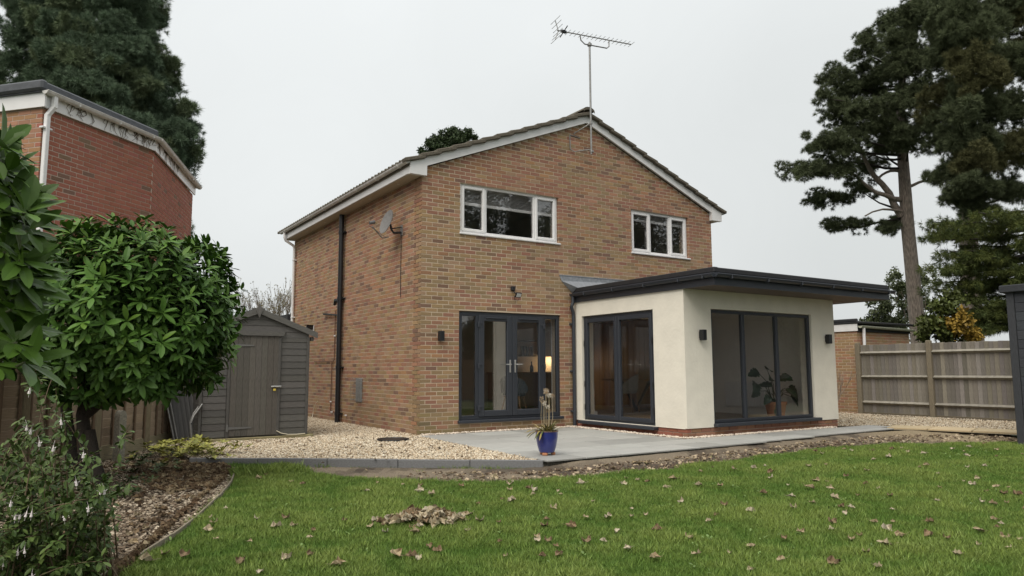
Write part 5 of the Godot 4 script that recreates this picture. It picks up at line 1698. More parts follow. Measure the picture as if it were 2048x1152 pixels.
func far_trees() -> void:
	var pine := [tuft_mesh(40, 0.175, 0.014, 1.1), tuft_mesh(40, 0.165, 0.014, 1.2)]
	var brush := [tuft_mesh(34, 0.215, 0.018, 1.0), tuft_mesh(34, 0.21, 0.018, 1.0)]
	var clump := clump_mesh(16, 0.32, 0.15)
	# --- the pine with the bare trunk
	var D := 30.0
	var base := at(1842, 760, D)
	base.y = -0.3
	var P := thing("pine_tree", base, "tall pine with a bare grey trunk rising behind the board fence", "tree")
	var tb := MB.new()
	tb.tube([Vector3.ZERO, at(1838, 684, D) - base, at(1826, 560, D) - base, at(1815, 450, D) - base, at(1811, 390, D) - base, at(1806, 320, D) - base, at(1800, 200, D) - base, at(1815, 60, D) - base, at(1830, -60, D) - base], [0.36, 0.31, 0.27, 0.25, 0.235, 0.21, 0.16, 0.1, 0.04], 14)
	limb(tb, at(1803, 432, D) - base, at(1738, 336, D) - base, 0.15, 0.09, 0.15)
	limb(tb, at(1738, 336, D) - base, at(1690, 230, D - 0.5) - base, 0.09, 0.04, 0.1)
	limb(tb, at(1808, 400, D) - base, at(1712, 352, D - 0.5) - base, 0.12, 0.05, -0.25)
	limb(tb, at(1712, 352, D - 0.5) - base, at(1640, 340, D - 1) - base, 0.06, 0.03, 0.1)
	limb(tb, at(1801, 342, D) - base, at(1755, 358, D) - base, 0.07, 0.05, 0.15)
	limb(tb, at(1815, 425, D) - base, at(1730, 432, D - 0.6) - base, 0.06, 0.03, 0.2)
	limb(tb, at(1815, 375, D) - base, at(1870, 362, D) - base, 0.08, 0.04, 0.1)
	part(tb, "trunk", M.bark, P)
	var pads := [[1594, 345, 44, 20], [1640, 338, 45, 26], [1690, 335, 48, 28], [1735, 330, 40, 22], [1630, 402, 42, 17], [1672, 392, 40, 18], [1725, 378, 42, 17], [1668, 454, 34, 16], [1715, 450, 34, 15], [1775, 458, 44, 17], [1800, 440, 30, 14], [1645, 275, 36, 28], [1700, 290, 50, 28], [1765, 290, 55, 28], [1815, 285, 40, 24], [1668, 212, 34, 34], [1720, 230, 50, 34], [1780, 220, 55, 36], [1660, 158, 26, 28], [1705, 160, 42, 32], [1760, 155, 55, 38], [1735, 98, 38, 30], [1790, 95, 52, 40], [1775, 50, 30, 22], [1830, 40, 42, 34], [1850, 110, 50, 42], [1840, 180, 50, 40], [1850, 245, 45, 36], [1868, 10, 45, 36], [1650, 190, 22, 20], [1620, 300, 22, 14], [1806, 262, 44, 30, -1.5], [1803, 200, 46, 34, -1.5], [1808, 140, 46, 34, -1.5], [1815, 80, 46, 34, -1.5], [1822, 20, 42, 34, -1.5], [1700, 260, 40, 24], [1755, 255, 44, 24], [1690, 190, 40, 26]]
	var ts := []
	var cols := []
	var lb := MB.new()
	for p in pads:
		if p.size() == 5:
			p[4] = D + p[4]
		else:
			p.append(D + rf(-1.6, 1.6))
		fill_pad(ts, cols, p, 0.35, Color(0.105, 0.128, 0.070), 0.4, 0.95, base)
		if p[1] > 320 and p[0] < 1760 and int(p[0]) % 3 != 0:
			continue
		limb(lb, at(1806 + rf(-4, 10), clampf(p[1] + rf(10, 50), 60, 430), D) - base, at(p[0], p[1] + p[3] * 0.4, p[4]) - base, 0.06, 0.015, -0.1)
	part(lb, "branches", M.dark_bark, P)
	stuff(many(pine[0], M.needle, ts, cols, "crown", P))
	# --- the denser pine beside it
	D = 26.0
	base = at(1950, 760, D)
	base.y = -0.3
	var Q := thing("pine_tree", base, "dense dark pine filling the upper right corner", "tree")
	tb = MB.new()
	tb.tube([Vector3.ZERO, at(1946, 690, D) - base, at(1938, 500, D) - base, at(1935, 330, D) - base, at(1940, 120, D) - base, at(1942, 50, D) - base], [0.42, 0.36, 0.30, 0.24, 0.12, 0.04], 14)
	part(tb, "trunk", M.bark, Q)
	pads = [[1917, 40, 62, 48], [1975, 25, 62, 52], [2030, 25, 60, 52], [1900, 120, 55, 48], [1960, 115, 62, 50], [2025, 120, 60, 50], [1895, 200, 52, 46], [1950, 205, 60, 48], [2015, 210, 62, 50], [1885, 275, 48, 40], [1940, 290, 58, 44], [2000, 300, 60, 46], [2045, 280, 50, 50], [1895, 345, 46, 32], [1950, 370, 54, 30], [2015, 380, 55, 34], [1905, 395, 36, 18], [2060, 100, 50, 60], [1880, 60, 40, 40], [1935, 70, 50, 46, -2.4], [1945, 150, 55, 46, -2.4], [1930, 235, 52, 44, -2.4], [1948, 310, 52, 40, -2.4], [1935, 375, 48, 26, -2.4], [1950, 420, 40, 18, -1.5]]
	ts = []
	cols = []
	lb = MB.new()
	for p in pads:
		if p.size() == 5:
			p[4] = D + p[4]
		else:
			p.append(D + rf(-2.0, 1.5))
		fill_pad(ts, cols, p, 0.34, Color(0.105, 0.128, 0.070) if rng.randf() < 0.8 else Color(0.125, 0.128, 0.062), 0.5, 1.0, base)
		limb(lb, at(1940, clampf(p[1] + rf(0, 40), 0, 440), D) - base, at(p[0], p[1] + p[3] * 0.4, p[4]) - base, 0.07, 0.02, -0.1)
	part(lb, "branches", M.dark_bark, Q)
	stuff(many(pine[1], M.needle, ts, cols, "crown", Q))
	# --- spruce-like tree in front at the far right, drooping layered sprays
	D = 22.0
	base = at(2075, 780, D)
	base.y = -0.3
	var S := thing("spruce_tree", base, "olive green drooping conifer above the garden room corner", "tree")
	tb = MB.new()
	tb.tube([Vector3.ZERO, at(2070, 500, D) - base, at(2065, 100, D) - base], [0.25, 0.2, 0.08], 10)
	ts = []
	cols = []
	for i in 64:
		var y := rf(400, 650)
		var reach := rf(60, 215) * (1.0 if y < 590 else 0.62)
		var a := at(2070, y - rf(5, 25), D + rf(-0.3, 0.3))
		var e := at(2070 - reach, y + rf(-12, 14), D + rf(-2.2, 1.6))
		if i % 4 == 0:
			e = at(2070 + rf(-20, 20), y, D - 2.5)
		limb(tb, a - base, e - base, 0.05, 0.012, -0.12)
		for j in 80:
			var t := 0.25 + 0.78 * pow(rng.randf(), 0.7)
			var dd := (e - a).normalized()
			var side := dd.cross(Vector3.UP) * rf(-1, 1) * 0.45 * t
			var p := a.lerp(e, t) + side + Vector3(0, -0.12 * sin(PI * t) + rf(-0.1, 0.06), 0)
			var f := (dd + side * 1.6 + Vector3(0, rf(-0.35, 0.1), 0)).normalized()
			f = (f + rdir() * 0.45 + Vector3(0, -0.25, 0)).normalized()
			ts.append(Transform3D(along(f, rf(0, TAU)).scaled(Vector3.ONE * rf(0.55, 0.95)), p + rdir() * 0.06 - base))
			cols.append(Color(0.12, 0.14, 0.042).lerp(Color(0.065, 0.09, 0.036), rng.randf()) * rf(0.8, 1.2))
	part(tb, "trunk", M.dark_bark, S)
	stuff(many(brush[1], M.needle, ts, cols, "crown", S))
	# --- autumn shrub beyond the fence
	base = at(1890, 730, 20.4)
	base.y = -0.2
	var A := thing("autumn_tree", base, "small tree with yellow and orange autumn leaves above the fence", "tree")
	tb = MB.new()
	ts = []
	cols = []
	for p in [[1868, 650, 26, 26], [1895, 668, 34, 20], [1880, 615, 24, 22], [1920, 640, 30, 24], [1850, 672, 14, 14], [1905, 600, 22, 15], [1945, 670, 24, 16], [1965, 640, 22, 14]]:
		p.append(20.4 + rf(-0.6, 0.6))
		fill_pad(ts, cols, p, 0.085, [Color(0.30, 0.20, 0.04), Color(0.15, 0.15, 0.04), Color(0.095, 0.12, 0.035), Color(0.08, 0.10, 0.03)][rng.randi() % 4], 0.2, 0.8, base)
		limb(tb, Vector3.ZERO, at(p[0], p[1], p[4]) - base, 0.05, 0.012, 0.1)
	part(tb, "trunk", M.dark_bark, A)
	stuff(many(clump, M.leaf, ts, cols, "crown", A))
	# --- far broadleaf trees behind the garage
	for a in [[1760, 700, 38.0, [[1745, 640, 30, 22], [1720, 655, 24, 16], [1775, 610, 32, 24], [1790, 650, 28, 26], [1740, 668, 34, 14], [1710, 672, 20, 10], [1800, 575, 20, 16], [1765, 665, 26, 14]], "grey-green leafy tree rising above the garage roof", Color(0.085, 0.105, 0.05)], [1850, 700, 42.0, [[1790, 550, 18, 14], [1800, 585, 24, 20], [1812, 620, 26, 26], [1800, 660, 26, 24], [1850, 560, 22, 22], [1845, 610, 22, 26], [1780, 560, 10, 10]], "thin leafed tree around the bare pine trunk", Color(0.075, 0.092, 0.045)]]:
		base = at(a[0], 760, a[2])
		base.y = -0.3
		var B := thing("broadleaf_tree", base, a[4], "tree")
		tb = MB.new()
		tb.tube([Vector3.ZERO, Vector3(0.1, 2.5, 0), Vector3(0, 4.5, 0)], [0.2, 0.14, 0.05], 8)
		ts = []
		cols = []
		for p in a[3]:
			p.append(a[2] + rf(-1.2, 1.2))
			fill_pad(ts, cols, p, 0.11, a[5] * rf(0.8, 1.25), 0.2, 0.85, base)
			limb(tb, Vector3(0, 2.0, 0), at(p[0], p[1], p[4]) - base, 0.05, 0.012, 0.1)
		part(tb, "trunk", M.twig, B)
		stuff(many(clump, M.leaf, ts, cols, "crown", B))
	# --- tree showing over the roof
	D = 45.0
	base = at(895, 760, D)
	base.y = -0.3
	var R := thing("broadleaf_tree", base, "round dark green tree top showing over the house roof", "tree")
	tb = MB.new()
	tb.tube([Vector3.ZERO, Vector3(0, 12, 0)], [0.4, 0.2], 10)
	part(tb, "trunk", M.dark_bark, R)
	ts = []
	cols = []
	for p in [[895, 282, 34, 26], [872, 296, 26, 24], [920, 276, 26, 22], [940, 270, 16, 14], [900, 310, 60, 30], [842, 302, 7, 9], [860, 310, 24, 18]]:
		p.append(D + rf(-0.8, 0.8))
		fill_pad(ts, cols, p, 0.4, Color(0.045, 0.07, 0.03), 0.3, 0.75, base)
	stuff(many(clump, M.leaf, ts, cols, "crown", R))
	# --- bare tree beyond the shed
	base = Vector3(5.2, -0.3, -29.0)
	var E := thing("bare_tree", base, "nearly leafless bushy tree behind the shed roof", "tree")
	tb = MB.new()
	ts = []
	cols = []
	for i in 16:
		var t := i / 15.0
		var lean := Vector3(lerpf(-0.75, 0.75, t), 1.0, rf(-0.5, 0.5))
		twigs(tb, Vector3(rf(-0.2, 0.2), 0.2, 0), lean.normalized(), rf(2.35, 2.8), 0.045, 4, ts, cols)
	part(tb, "branches", mat("pale_bark", lin(0.27, 0.225, 0.175), 0.9), E)
	stuff(many(clump_mesh(6, 0.12, 0.07), M.leaf, ts, cols, "crown", E))
	# --- big feathery conifer at the left, behind the neighbour
	D = 30.0
	base = at(160, 760, D)
	base.y = -0.3
	var C := thing("redwood_tree", base, "huge dark feathery conifer behind the red brick building", "tree")
	tb = MB.new()
	tb.tube([Vector3.ZERO, at(160, 500, D) - base, at(165, 200, D) - base, at(170, -150, D) - base], [0.75, 0.6, 0.4, 0.2], 14)
	ts = []
	cols = []
	var prof := [[-140, 95], [-60, 125], [0, 150], [100, 190], [200, 218], [280, 240], [350, 222], [420, 225], [520, 215], [600, 220]]
	for i in 520:
		var y := rf(-140, 590)
		var r := 100.0
		for k in prof.size() - 1:
			if y >= prof[k][0] and y <= prof[k + 1][0]:
				r = lerpf(prof[k][1], prof[k + 1][1], (y - prof[k][0]) / (prof[k + 1][0] - prof[k][0]))
		r *= 1.04
		var a := rf(0, TAU)
		if sin(a) < -0.3 and rng.randf() < 0.7:
			a = -a
		var rr := r * rf(0.40, 0.93)
		var px := 160 + cos(a) * rr
		if px < 80 and y < 130 and rng.randf() < 0.55:
			continue
		var pd := D - sin(a) * rr * D / 1451.0 * 0.8
		var sz := rf(24, 40)
		var p := [px, y + rf(-6, 6), sz, sz * rf(0.7, 0.95), pd]
		fill_pad(ts, cols, p, 0.32, Color(0.13, 0.182, 0.118) if rng.randf() < 0.7 else Color(0.165, 0.21, 0.12), 0.45, 0.95, base)
		limb(tb, at(163, y - rf(10, 60), D) - base, at(p[0], p[1], p[4]) - base, 0.07, 0.02, -0.25)
	part(tb, "trunk", M.dark_bark, C)
	stuff(many(brush[0], M.needle, ts, cols, "crown", C))
	# --- small flat-roofed outbuilding far behind the shed
	var ob := thing("outbuilding", Vector3(at(596, 640, 26.0).x, -0.3, at(596, 640, 26.0).z), "white-fascia outbuilding glimpsed between shed roof and downpipe", "outbuilding")
	part(MB.new().mm(Vector3(-0.25, 0, -3), Vector3(3.0, 2.95, 0)), "wall", M.plain_brick, ob)
	part(MB.new().mm(Vector3(-0.35, 2.96, -3.1), Vector3(3.1, 3.2, 0.06)), "fascia", M.upvc, ob)
	part(MB.new().mm(Vector3(-0.4, 3.201, -3.2), Vector3(3.2, 3.42, 0.1)), "roof", M.dark_roof, ob)


func twigs(b: MB, p: Vector3, d: Vector3, l: float, r: float, left: int, ts: Array, cols: Array) -> void:
	var m := p + d * l * 0.5 + rdir() * l * 0.04
	var e := p + (d + Vector3(0, 0.06, 0)).normalized() * l + rdir() * l * 0.05
	b.tube([p, m, e], [r, r * 0.85, r * 0.65], 4, Color.WHITE, false)
	if left == 0:
		if rng.randf() < 0.35 and e.y > 4.0:
			ts.append(Transform3D(Basis(rdir(), rf(0, TAU)), e))
			cols.append(Color(0.20, 0.17, 0.05) * rf(0.7, 1.3))
		return
	for i in (3 if left > 1 else 4):
		var nd := (d + rdir() * 0.42 + Vector3(0, 0.12, 0)).normalized()
		twigs(b, m.lerp(e, rf(0.2, 1.0)), nd, l * rf(0.55, 0.78), r * 0.6, left - 1, ts, cols)


# ---------------------------------------------------------------- shrubs
# the nearest leaves become objects of their own, the rest one part
func leaves(parent: Node3D, shape: Array, m: Material, ts: Array, cols: Array, singles: int) -> void:
	var order := range(ts.size())
	var dist := []
	for t in ts:
		dist.append((parent.position + t.origin).distance_squared_to(cam.position))
	order.sort_custom(func(a, b): return dist[a] < dist[b])
	var pool := []
	for i in 8:
		pool.append(leaf_mesh(shape[0], shape[1], shape[2], shape[3], cols[(i * 37) % cols.size()]))
	var rt := []
	var rc := []
	for i in order.size():
		if i < singles:
			shared(pool[rng.randi() % 8], "leaf", m, parent, ts[order[i]])
		else:
			rt.append(ts[order[i]])
			rc.append(cols[order[i]])
	if rt.size():
		stuff(many(leaf_mesh(shape[0], shape[1], shape[2], shape[3]), m, rt, rc, "foliage", parent))


func rosette(ts: Array, cols: Array, p: Vector3, dir: Vector3, n: int, l: float, col: Color) -> void:
	var b := along(dir, rf(0, TAU))
	for i in n:
		var a := TAU * i / n + rf(-0.25, 0.25)
		var open := rf(0.55, 1.15)
		var d := b * Vector3(cos(a) * open, 0.62, sin(a) * open)
		d.y -= 0.12
		var s := l * rf(0.75, 1.15)
		ts.append(Transform3D(leafy(d, dir + Vector3(0, 0.9, 0) + rdir() * 0.25).scaled(Vector3.ONE * s), p + d.normalized() * 0.01))
		cols.append(shade(col, rf(0.75, 1.25)))


func shrubs() -> void:
	# clipped laurel on bare trunks
	var base := at(187, 985, 7.72)
	var L := thing("laurel_tree", base, "round clipped dark green laurel on bare black trunks", "shrub")
	var c := at(258, 632, 7.85)
	var R := Vector3(1.08, 0.98, 1.08)
	var tb := MB.new()
	tb.tube([at(178, 1000, 7.7) - base, at(172, 900, 7.7) - base, at(165, 830, 7.75) - base, at(178, 770, 7.8) - base, at(215, 700, 7.85) - base], [0.10, 0.075, 0.065, 0.06, 0.04], 10)
	tb.tube([at(150, 985, 7.85) - base, at(140, 880, 7.9) - base, at(130, 800, 7.95) - base, at(135, 730, 8.0) - base], [0.075, 0.06, 0.055, 0.045], 10)
	tb.tube([at(205, 990, 7.6) - base, at(188, 930, 7.62) - base, at(180, 860, 7.68) - base], [0.09, 0.07, 0.05], 8)
	limb(tb, at(172, 830, 7.75) - base, at(235, 790, 7.7) - base, 0.05, 0.035, 0.02)
	limb(tb, at(235, 790, 7.7) - base, at(330, 720, 7.6) - base, 0.035, 0.02, 0.0)
	for i in 14:
		var q := c + rdir() * R * 0.6
		limb(tb, at(178, 780, 7.8) - base, q - base, 0.035, 0.012, 0.05)
	part(tb, "trunk", mat("laurel_bark", lin(0.055, 0.045, 0.036), 0.95, T.earth, Vector3(5, 2, 5), T.h, 1.0), L)
	var ts := []
	var cols := []
	for i in 2400:
		var d := rdir()
		if d.z < -0.35 and rng.randf() < 0.6:
			continue
		var lump := 0.90 + 0.12 * sin(d.x * 5.0 + 1.0) * cos(d.y * 4.0) * cos(d.z * 3.0) + 0.05 * sin(d.x * 11.0 + d.y * 9.0) + (rf(-0.10, 0.08) if rng.randf() < 0.65 else rf(-0.35, -0.1))
		var p := c + d * R * lump
		if d.y < -0.55:
			p.y = maxf(p.y, c.y - R.y * 0.86 + rf(-0.04, 0.08))
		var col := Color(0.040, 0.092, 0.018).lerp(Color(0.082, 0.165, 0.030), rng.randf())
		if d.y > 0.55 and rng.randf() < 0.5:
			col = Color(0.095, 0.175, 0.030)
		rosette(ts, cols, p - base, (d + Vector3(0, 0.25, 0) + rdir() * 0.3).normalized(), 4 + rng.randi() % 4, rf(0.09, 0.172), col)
	for i in 60:
		var d := (rdir() + Vector3(0.5, 0.2, 0.2)).normalized()
		var p := c + d * R * rf(1.0, 1.1)
		if d.y < -0.6:
			continue
		rosette(ts, cols, p - base, (d + Vector3(0, 0.5, 0)).normalized(), 5, rf(0.11, 0.16), Color(0.09, 0.17, 0.03))
		rosette(ts, cols, p - d * 0.07 - base, (d + Vector3(0, 0.4, 0)).normalized(), 4, rf(0.11, 0.16), Color(0.075, 0.15, 0.026))
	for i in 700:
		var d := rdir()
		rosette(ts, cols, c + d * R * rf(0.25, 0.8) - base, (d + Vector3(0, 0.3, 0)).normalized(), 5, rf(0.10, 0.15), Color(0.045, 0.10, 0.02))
	for i in 12:
		var px: Array = [[275, 450], [150, 452], [190, 462], [128, 470], [300, 480], [330, 500], [100, 500], [285, 470], [225, 470], [180, 445], [360, 540], [240, 450]][i]
		var tip := at(px[0], px[1], 7.8 + rf(-0.3, 0.3))
		rosette(ts, cols, tip - base, Vector3(rf(-0.2, 0.2), 1, rf(-0.2, 0.2)), 6, 0.12, Color(0.12, 0.19, 0.035))
		rosette(ts, cols, tip + Vector3(0, -0.07, 0) - base, Vector3.UP, 5, 0.12, Color(0.10, 0.17, 0.03))
	leaves(L, [1.0, 0.35, 0.2, 0.16], M.leaf, ts, cols, 300)
	# laurel close to the camera at the left edge
	base = at(-40, 1300, 2.3)
	base.y = -0.12
	var F := thing("laurel_bush", base, "large-leaved laurel branch reaching in at the left edge", "shrub")
	ts = []
	cols = []
	tb = MB.new()
	var heads := []
	for i in 175:
		var py := rf(265, 725)
		var edge := lerpf(15, 78, clampf((py - 265) / 160.0, 0, 1)) if py < 425 else lerpf(78, 72, (py - 425) / 320.0)
		var px := edge - absf(rng.randfn()) * 55.0
		heads.append([px, py, 2.25 + rf(-0.28, 0.35)])
	for h in heads:
		var p := at(h[0] - 22, h[1] + 8, h[2])
		var dir := (cam.basis.x * rf(0.15, 0.9) + Vector3(0, rf(0.1, 0.7), 0) - cam.basis.z * rf(-0.6, 0.4)).normalized()
		rosette(ts, cols, p - base, dir, 5 + rng.randi() % 2, rf(0.08, 0.118), Color(0.042, 0.092, 0.016).lerp(Color(0.078, 0.148, 0.024), rng.randf()))
		limb(tb, at(-90, h[1] + 130, 2.4) - base, p - base, 0.008, 0.004, 0.02)
	for i in 5:
		limb(tb, Vector3(rf(-0.1, 0.1), 0, rf(-0.1, 0.1)), at(-90 + rf(-20, 20), 420 + i * 110, 2.4) - base, 0.018, 0.008, 0.03)
	part(tb, "stems", mat("green_stem", lin(0.06, 0.075, 0.03), 0.7), F)
	leaves(F, [1.0, 0.40, 0.16, 0.14], M.leaf, ts, cols, 300)
	# fuchsia in the lower left corner
	base = at(70, 1195, 4.1)
	base.y = LAWN_Y
	var U := thing("fuchsia_bush", base, "straggly fuchsia bush with small white hanging flowers", "shrub")
	tb = MB.new()
	ts = []
	cols = []
	var blooms := [[60, 776], [54, 849], [62, 857], [122, 838], [79, 881], [167, 904], [107, 891], [22, 1001], [32, 1027], [41, 1026], [54, 1022], [64, 1022], [152, 960], [202, 977], [208, 977], [177, 1012], [129, 1029], [49, 1095], [7, 1121], [64, 1146], [36, 1099]]
	var ends := [[112, 775, 4.0], [105, 755, 4.0], [255, 862, 3.9], [200, 905, 3.9], [130, 830, 4.0], [125, 838, 3.9], [185, 1000, 3.7], [260, 965, 3.8], [60, 850, 4.1], [30, 880, 4.2], [215, 985, 3.7]]
	for q in blooms:
		ends.append([q[0] + rf(-4, 4), q[1] - 14, 3.64])
	for i in 135:
		var x := rf(-90, 215)
		ends.append([x, rf(845 + absf(x - 60) * 0.85, 1165), rf(3.5, 4.8)])
	for e in ends:
		var q := at(e[0], e[1], e[2])
		var a := base + Vector3(rf(-0.45, 0.45), 0, rf(-0.45, 0.45))
		var mid := a.lerp(q, 0.55) + Vector3(0, (q.y - a.y) * 0.28 + 0.05, 0)
		var pts := []
		for k in 9:
			var t := k / 8.0
			pts.append(a.lerp(mid, t).lerp(mid.lerp(q, t), t))
		var loc := []
		for k in pts:
			loc.append(k - base)
		tb.tube(loc, [0.006, 0.005, 0.004, 0.003, 0.002], 4, Color.WHITE, false)
		for k in 52:
			var t := rf(0.22, 1.0)
			var i0 := mini(int(t * 8.0), 7)
			var p: Vector3 = loc[i0].lerp(loc[i0 + 1], t * 8.0 - i0)
			var dd: Vector3 = (loc[i0 + 1] - loc[i0]).normalized() * 0.5 + rdir() * 0.9 + Vector3(0, -0.25, 0)
			var s := rf(0.030, 0.056)
			ts.append(Transform3D(leafy(dd, Vector3.UP + rdir() * 0.3).scaled(Vector3.ONE * s), p + dd.normalized() * rf(0.0, 0.025)))
			cols.append(Color(0.045, 0.082, 0.022).lerp(Color(0.10, 0.145, 0.038), rng.randf()) * rf(0.8, 1.2))
	part(tb, "stems", mat("fuchsia_stem", lin(0.14, 0.10, 0.06), 0.8), U)
	leaves(U, [1.0, 0.48, 0.15, 0.2], M.leaf, ts, cols, 300)
	var fm := mat("white_petal", lin(0.78, 0.72, 0.72), 0.6)
	var fb := MB.new()
	fb.tube([Vector3(0.01, 0.03, 0), Vector3(0, 0.0, 0)], [0.001], 4)
	fb.tube([Vector3(0, 0.0, 0), Vector3(0, -0.016, 0)], [0.003, 0.004], 6)
	for k in 4:
		var a := TAU * k / 4
		var o := Vector3(cos(a), 0, sin(a))
		var s := Vector3(-sin(a), 0, cos(a)) * 0.0045
		fb.quad(Vector3(0, -0.014, 0) - s * 0.4, Vector3(0, -0.014, 0) + s * 0.4, o * 0.014 + Vector3(0, -0.016, 0) + s, o * 0.014 + Vector3(0, -0.016, 0) - s, Vector3.UP)
		fb.tri(o * 0.014 + Vector3(0, -0.016, 0) + s, o * 0.014 + Vector3(0, -0.016, 0) - s, o * 0.028 + Vector3(0, -0.010, 0), Vector3.UP)
	fb.lathe([Vector2(0.003, -0.014), Vector2(0.008, -0.024), Vector2(0.0085, -0.036), Vector2(0.004, -0.037)], 8)
	fb.tube([Vector3(0, -0.03, 0), Vector3(0.002, -0.058, 0)], [0.0009], 4)
	var fmesh := fb.mesh()
	for q in blooms:
		shared(fmesh, "flower", fm, U, Transform3D(Basis(Vector3.UP, rf(0, TAU)) * Basis(Vector3.RIGHT, rf(-0.2, 0.2)) * Basis.from_scale(Vector3.ONE * 0.8), at(q[0], q[1], 3.62) - base))
	# pinkish dried flower heads low in the bush
	# low variegated shrub by the gravel
	for a in [[Vector3(-3.98, -0.1, 0.35), 75, "low yellow-green shrub between the lap fence and the gravel", Color(0.34, 0.33, 0.075), 0.55], [Vector3(-3.72, -0.1, 1.05), 65, "low yellow-green shrub sprawling over the kerb's left end", Color(0.36, 0.35, 0.09), 0.5], [Vector3(-4.55, -0.1, 1.9), 30, "dark strappy plant right of the laurel trunk", Color(0.06, 0.085, 0.03), 0.4]]:
		var W := thing("low_shrub", a[0], a[2], "plant")
		ts = []
		cols = []
		tb = MB.new()
		for i in a[1]:
			var p := Vector3(rng.randfn() * a[4] * 0.5, rf(0.03, 0.24), rng.randfn() * a[4] * 0.5)
			limb(tb, Vector3(p.x * 0.5, 0, p.z * 0.5), p, 0.004, 0.002, 0.0)
			rosette(ts, cols, p, Vector3(rf(-0.3, 0.3), 1, rf(-0.3, 0.3)), 7, 0.085 if a[4] > 0.4 else 0.07, (a[3] as Color).lerp(Color(0.06, 0.09, 0.02), rng.randf() * 0.6))
		part(tb, "stems", M.twig, W)
		leaves(W, [1.0, 0.42, 0.15, 0.2], M.leaf, ts, cols, 90)
	var K := thing("low_shrub", at(228, 985, 7.1), "small dark leafy plant at the foot of the laurel trunk", "plant")
	K.position.y = -0.12
	ts = []
	cols = []
	for i in 60:
		rosette(ts, cols, Vector3(rng.randfn() * 0.16, rf(0.02, 0.24), rng.randfn() * 0.12), Vector3(rf(-0.4, 0.4), 1, rf(-0.4, 0.4)), 6, 0.055, Color(0.03, 0.05, 0.018))
	leaves(K, [1.0, 0.4, 0.15, 0.25], M.leaf, ts, cols, 60)
	# bare twiggy shrub against the garage
	var Z := thing("bare_shrub", Vector3(11.7, -0.05, 0.25), "leafless twiggy shrub against the tan garage wall", "shrub")
	tb = MB.new()
	ts = []
	cols = []
	for i in 5:
		twigs(tb, Vector3(rf(-0.1, 0.1), 0, rf(-0.1, 0.1)), Vector3(rf(-0.3, 0.2), 1, rf(-0.2, 0.5)).normalized(), rf(0.45, 0.65), 0.012, 2, ts, cols)
	part(tb, "twigs", mat("pale_twig", lin(0.30, 0.24, 0.19), 0.9), Z)


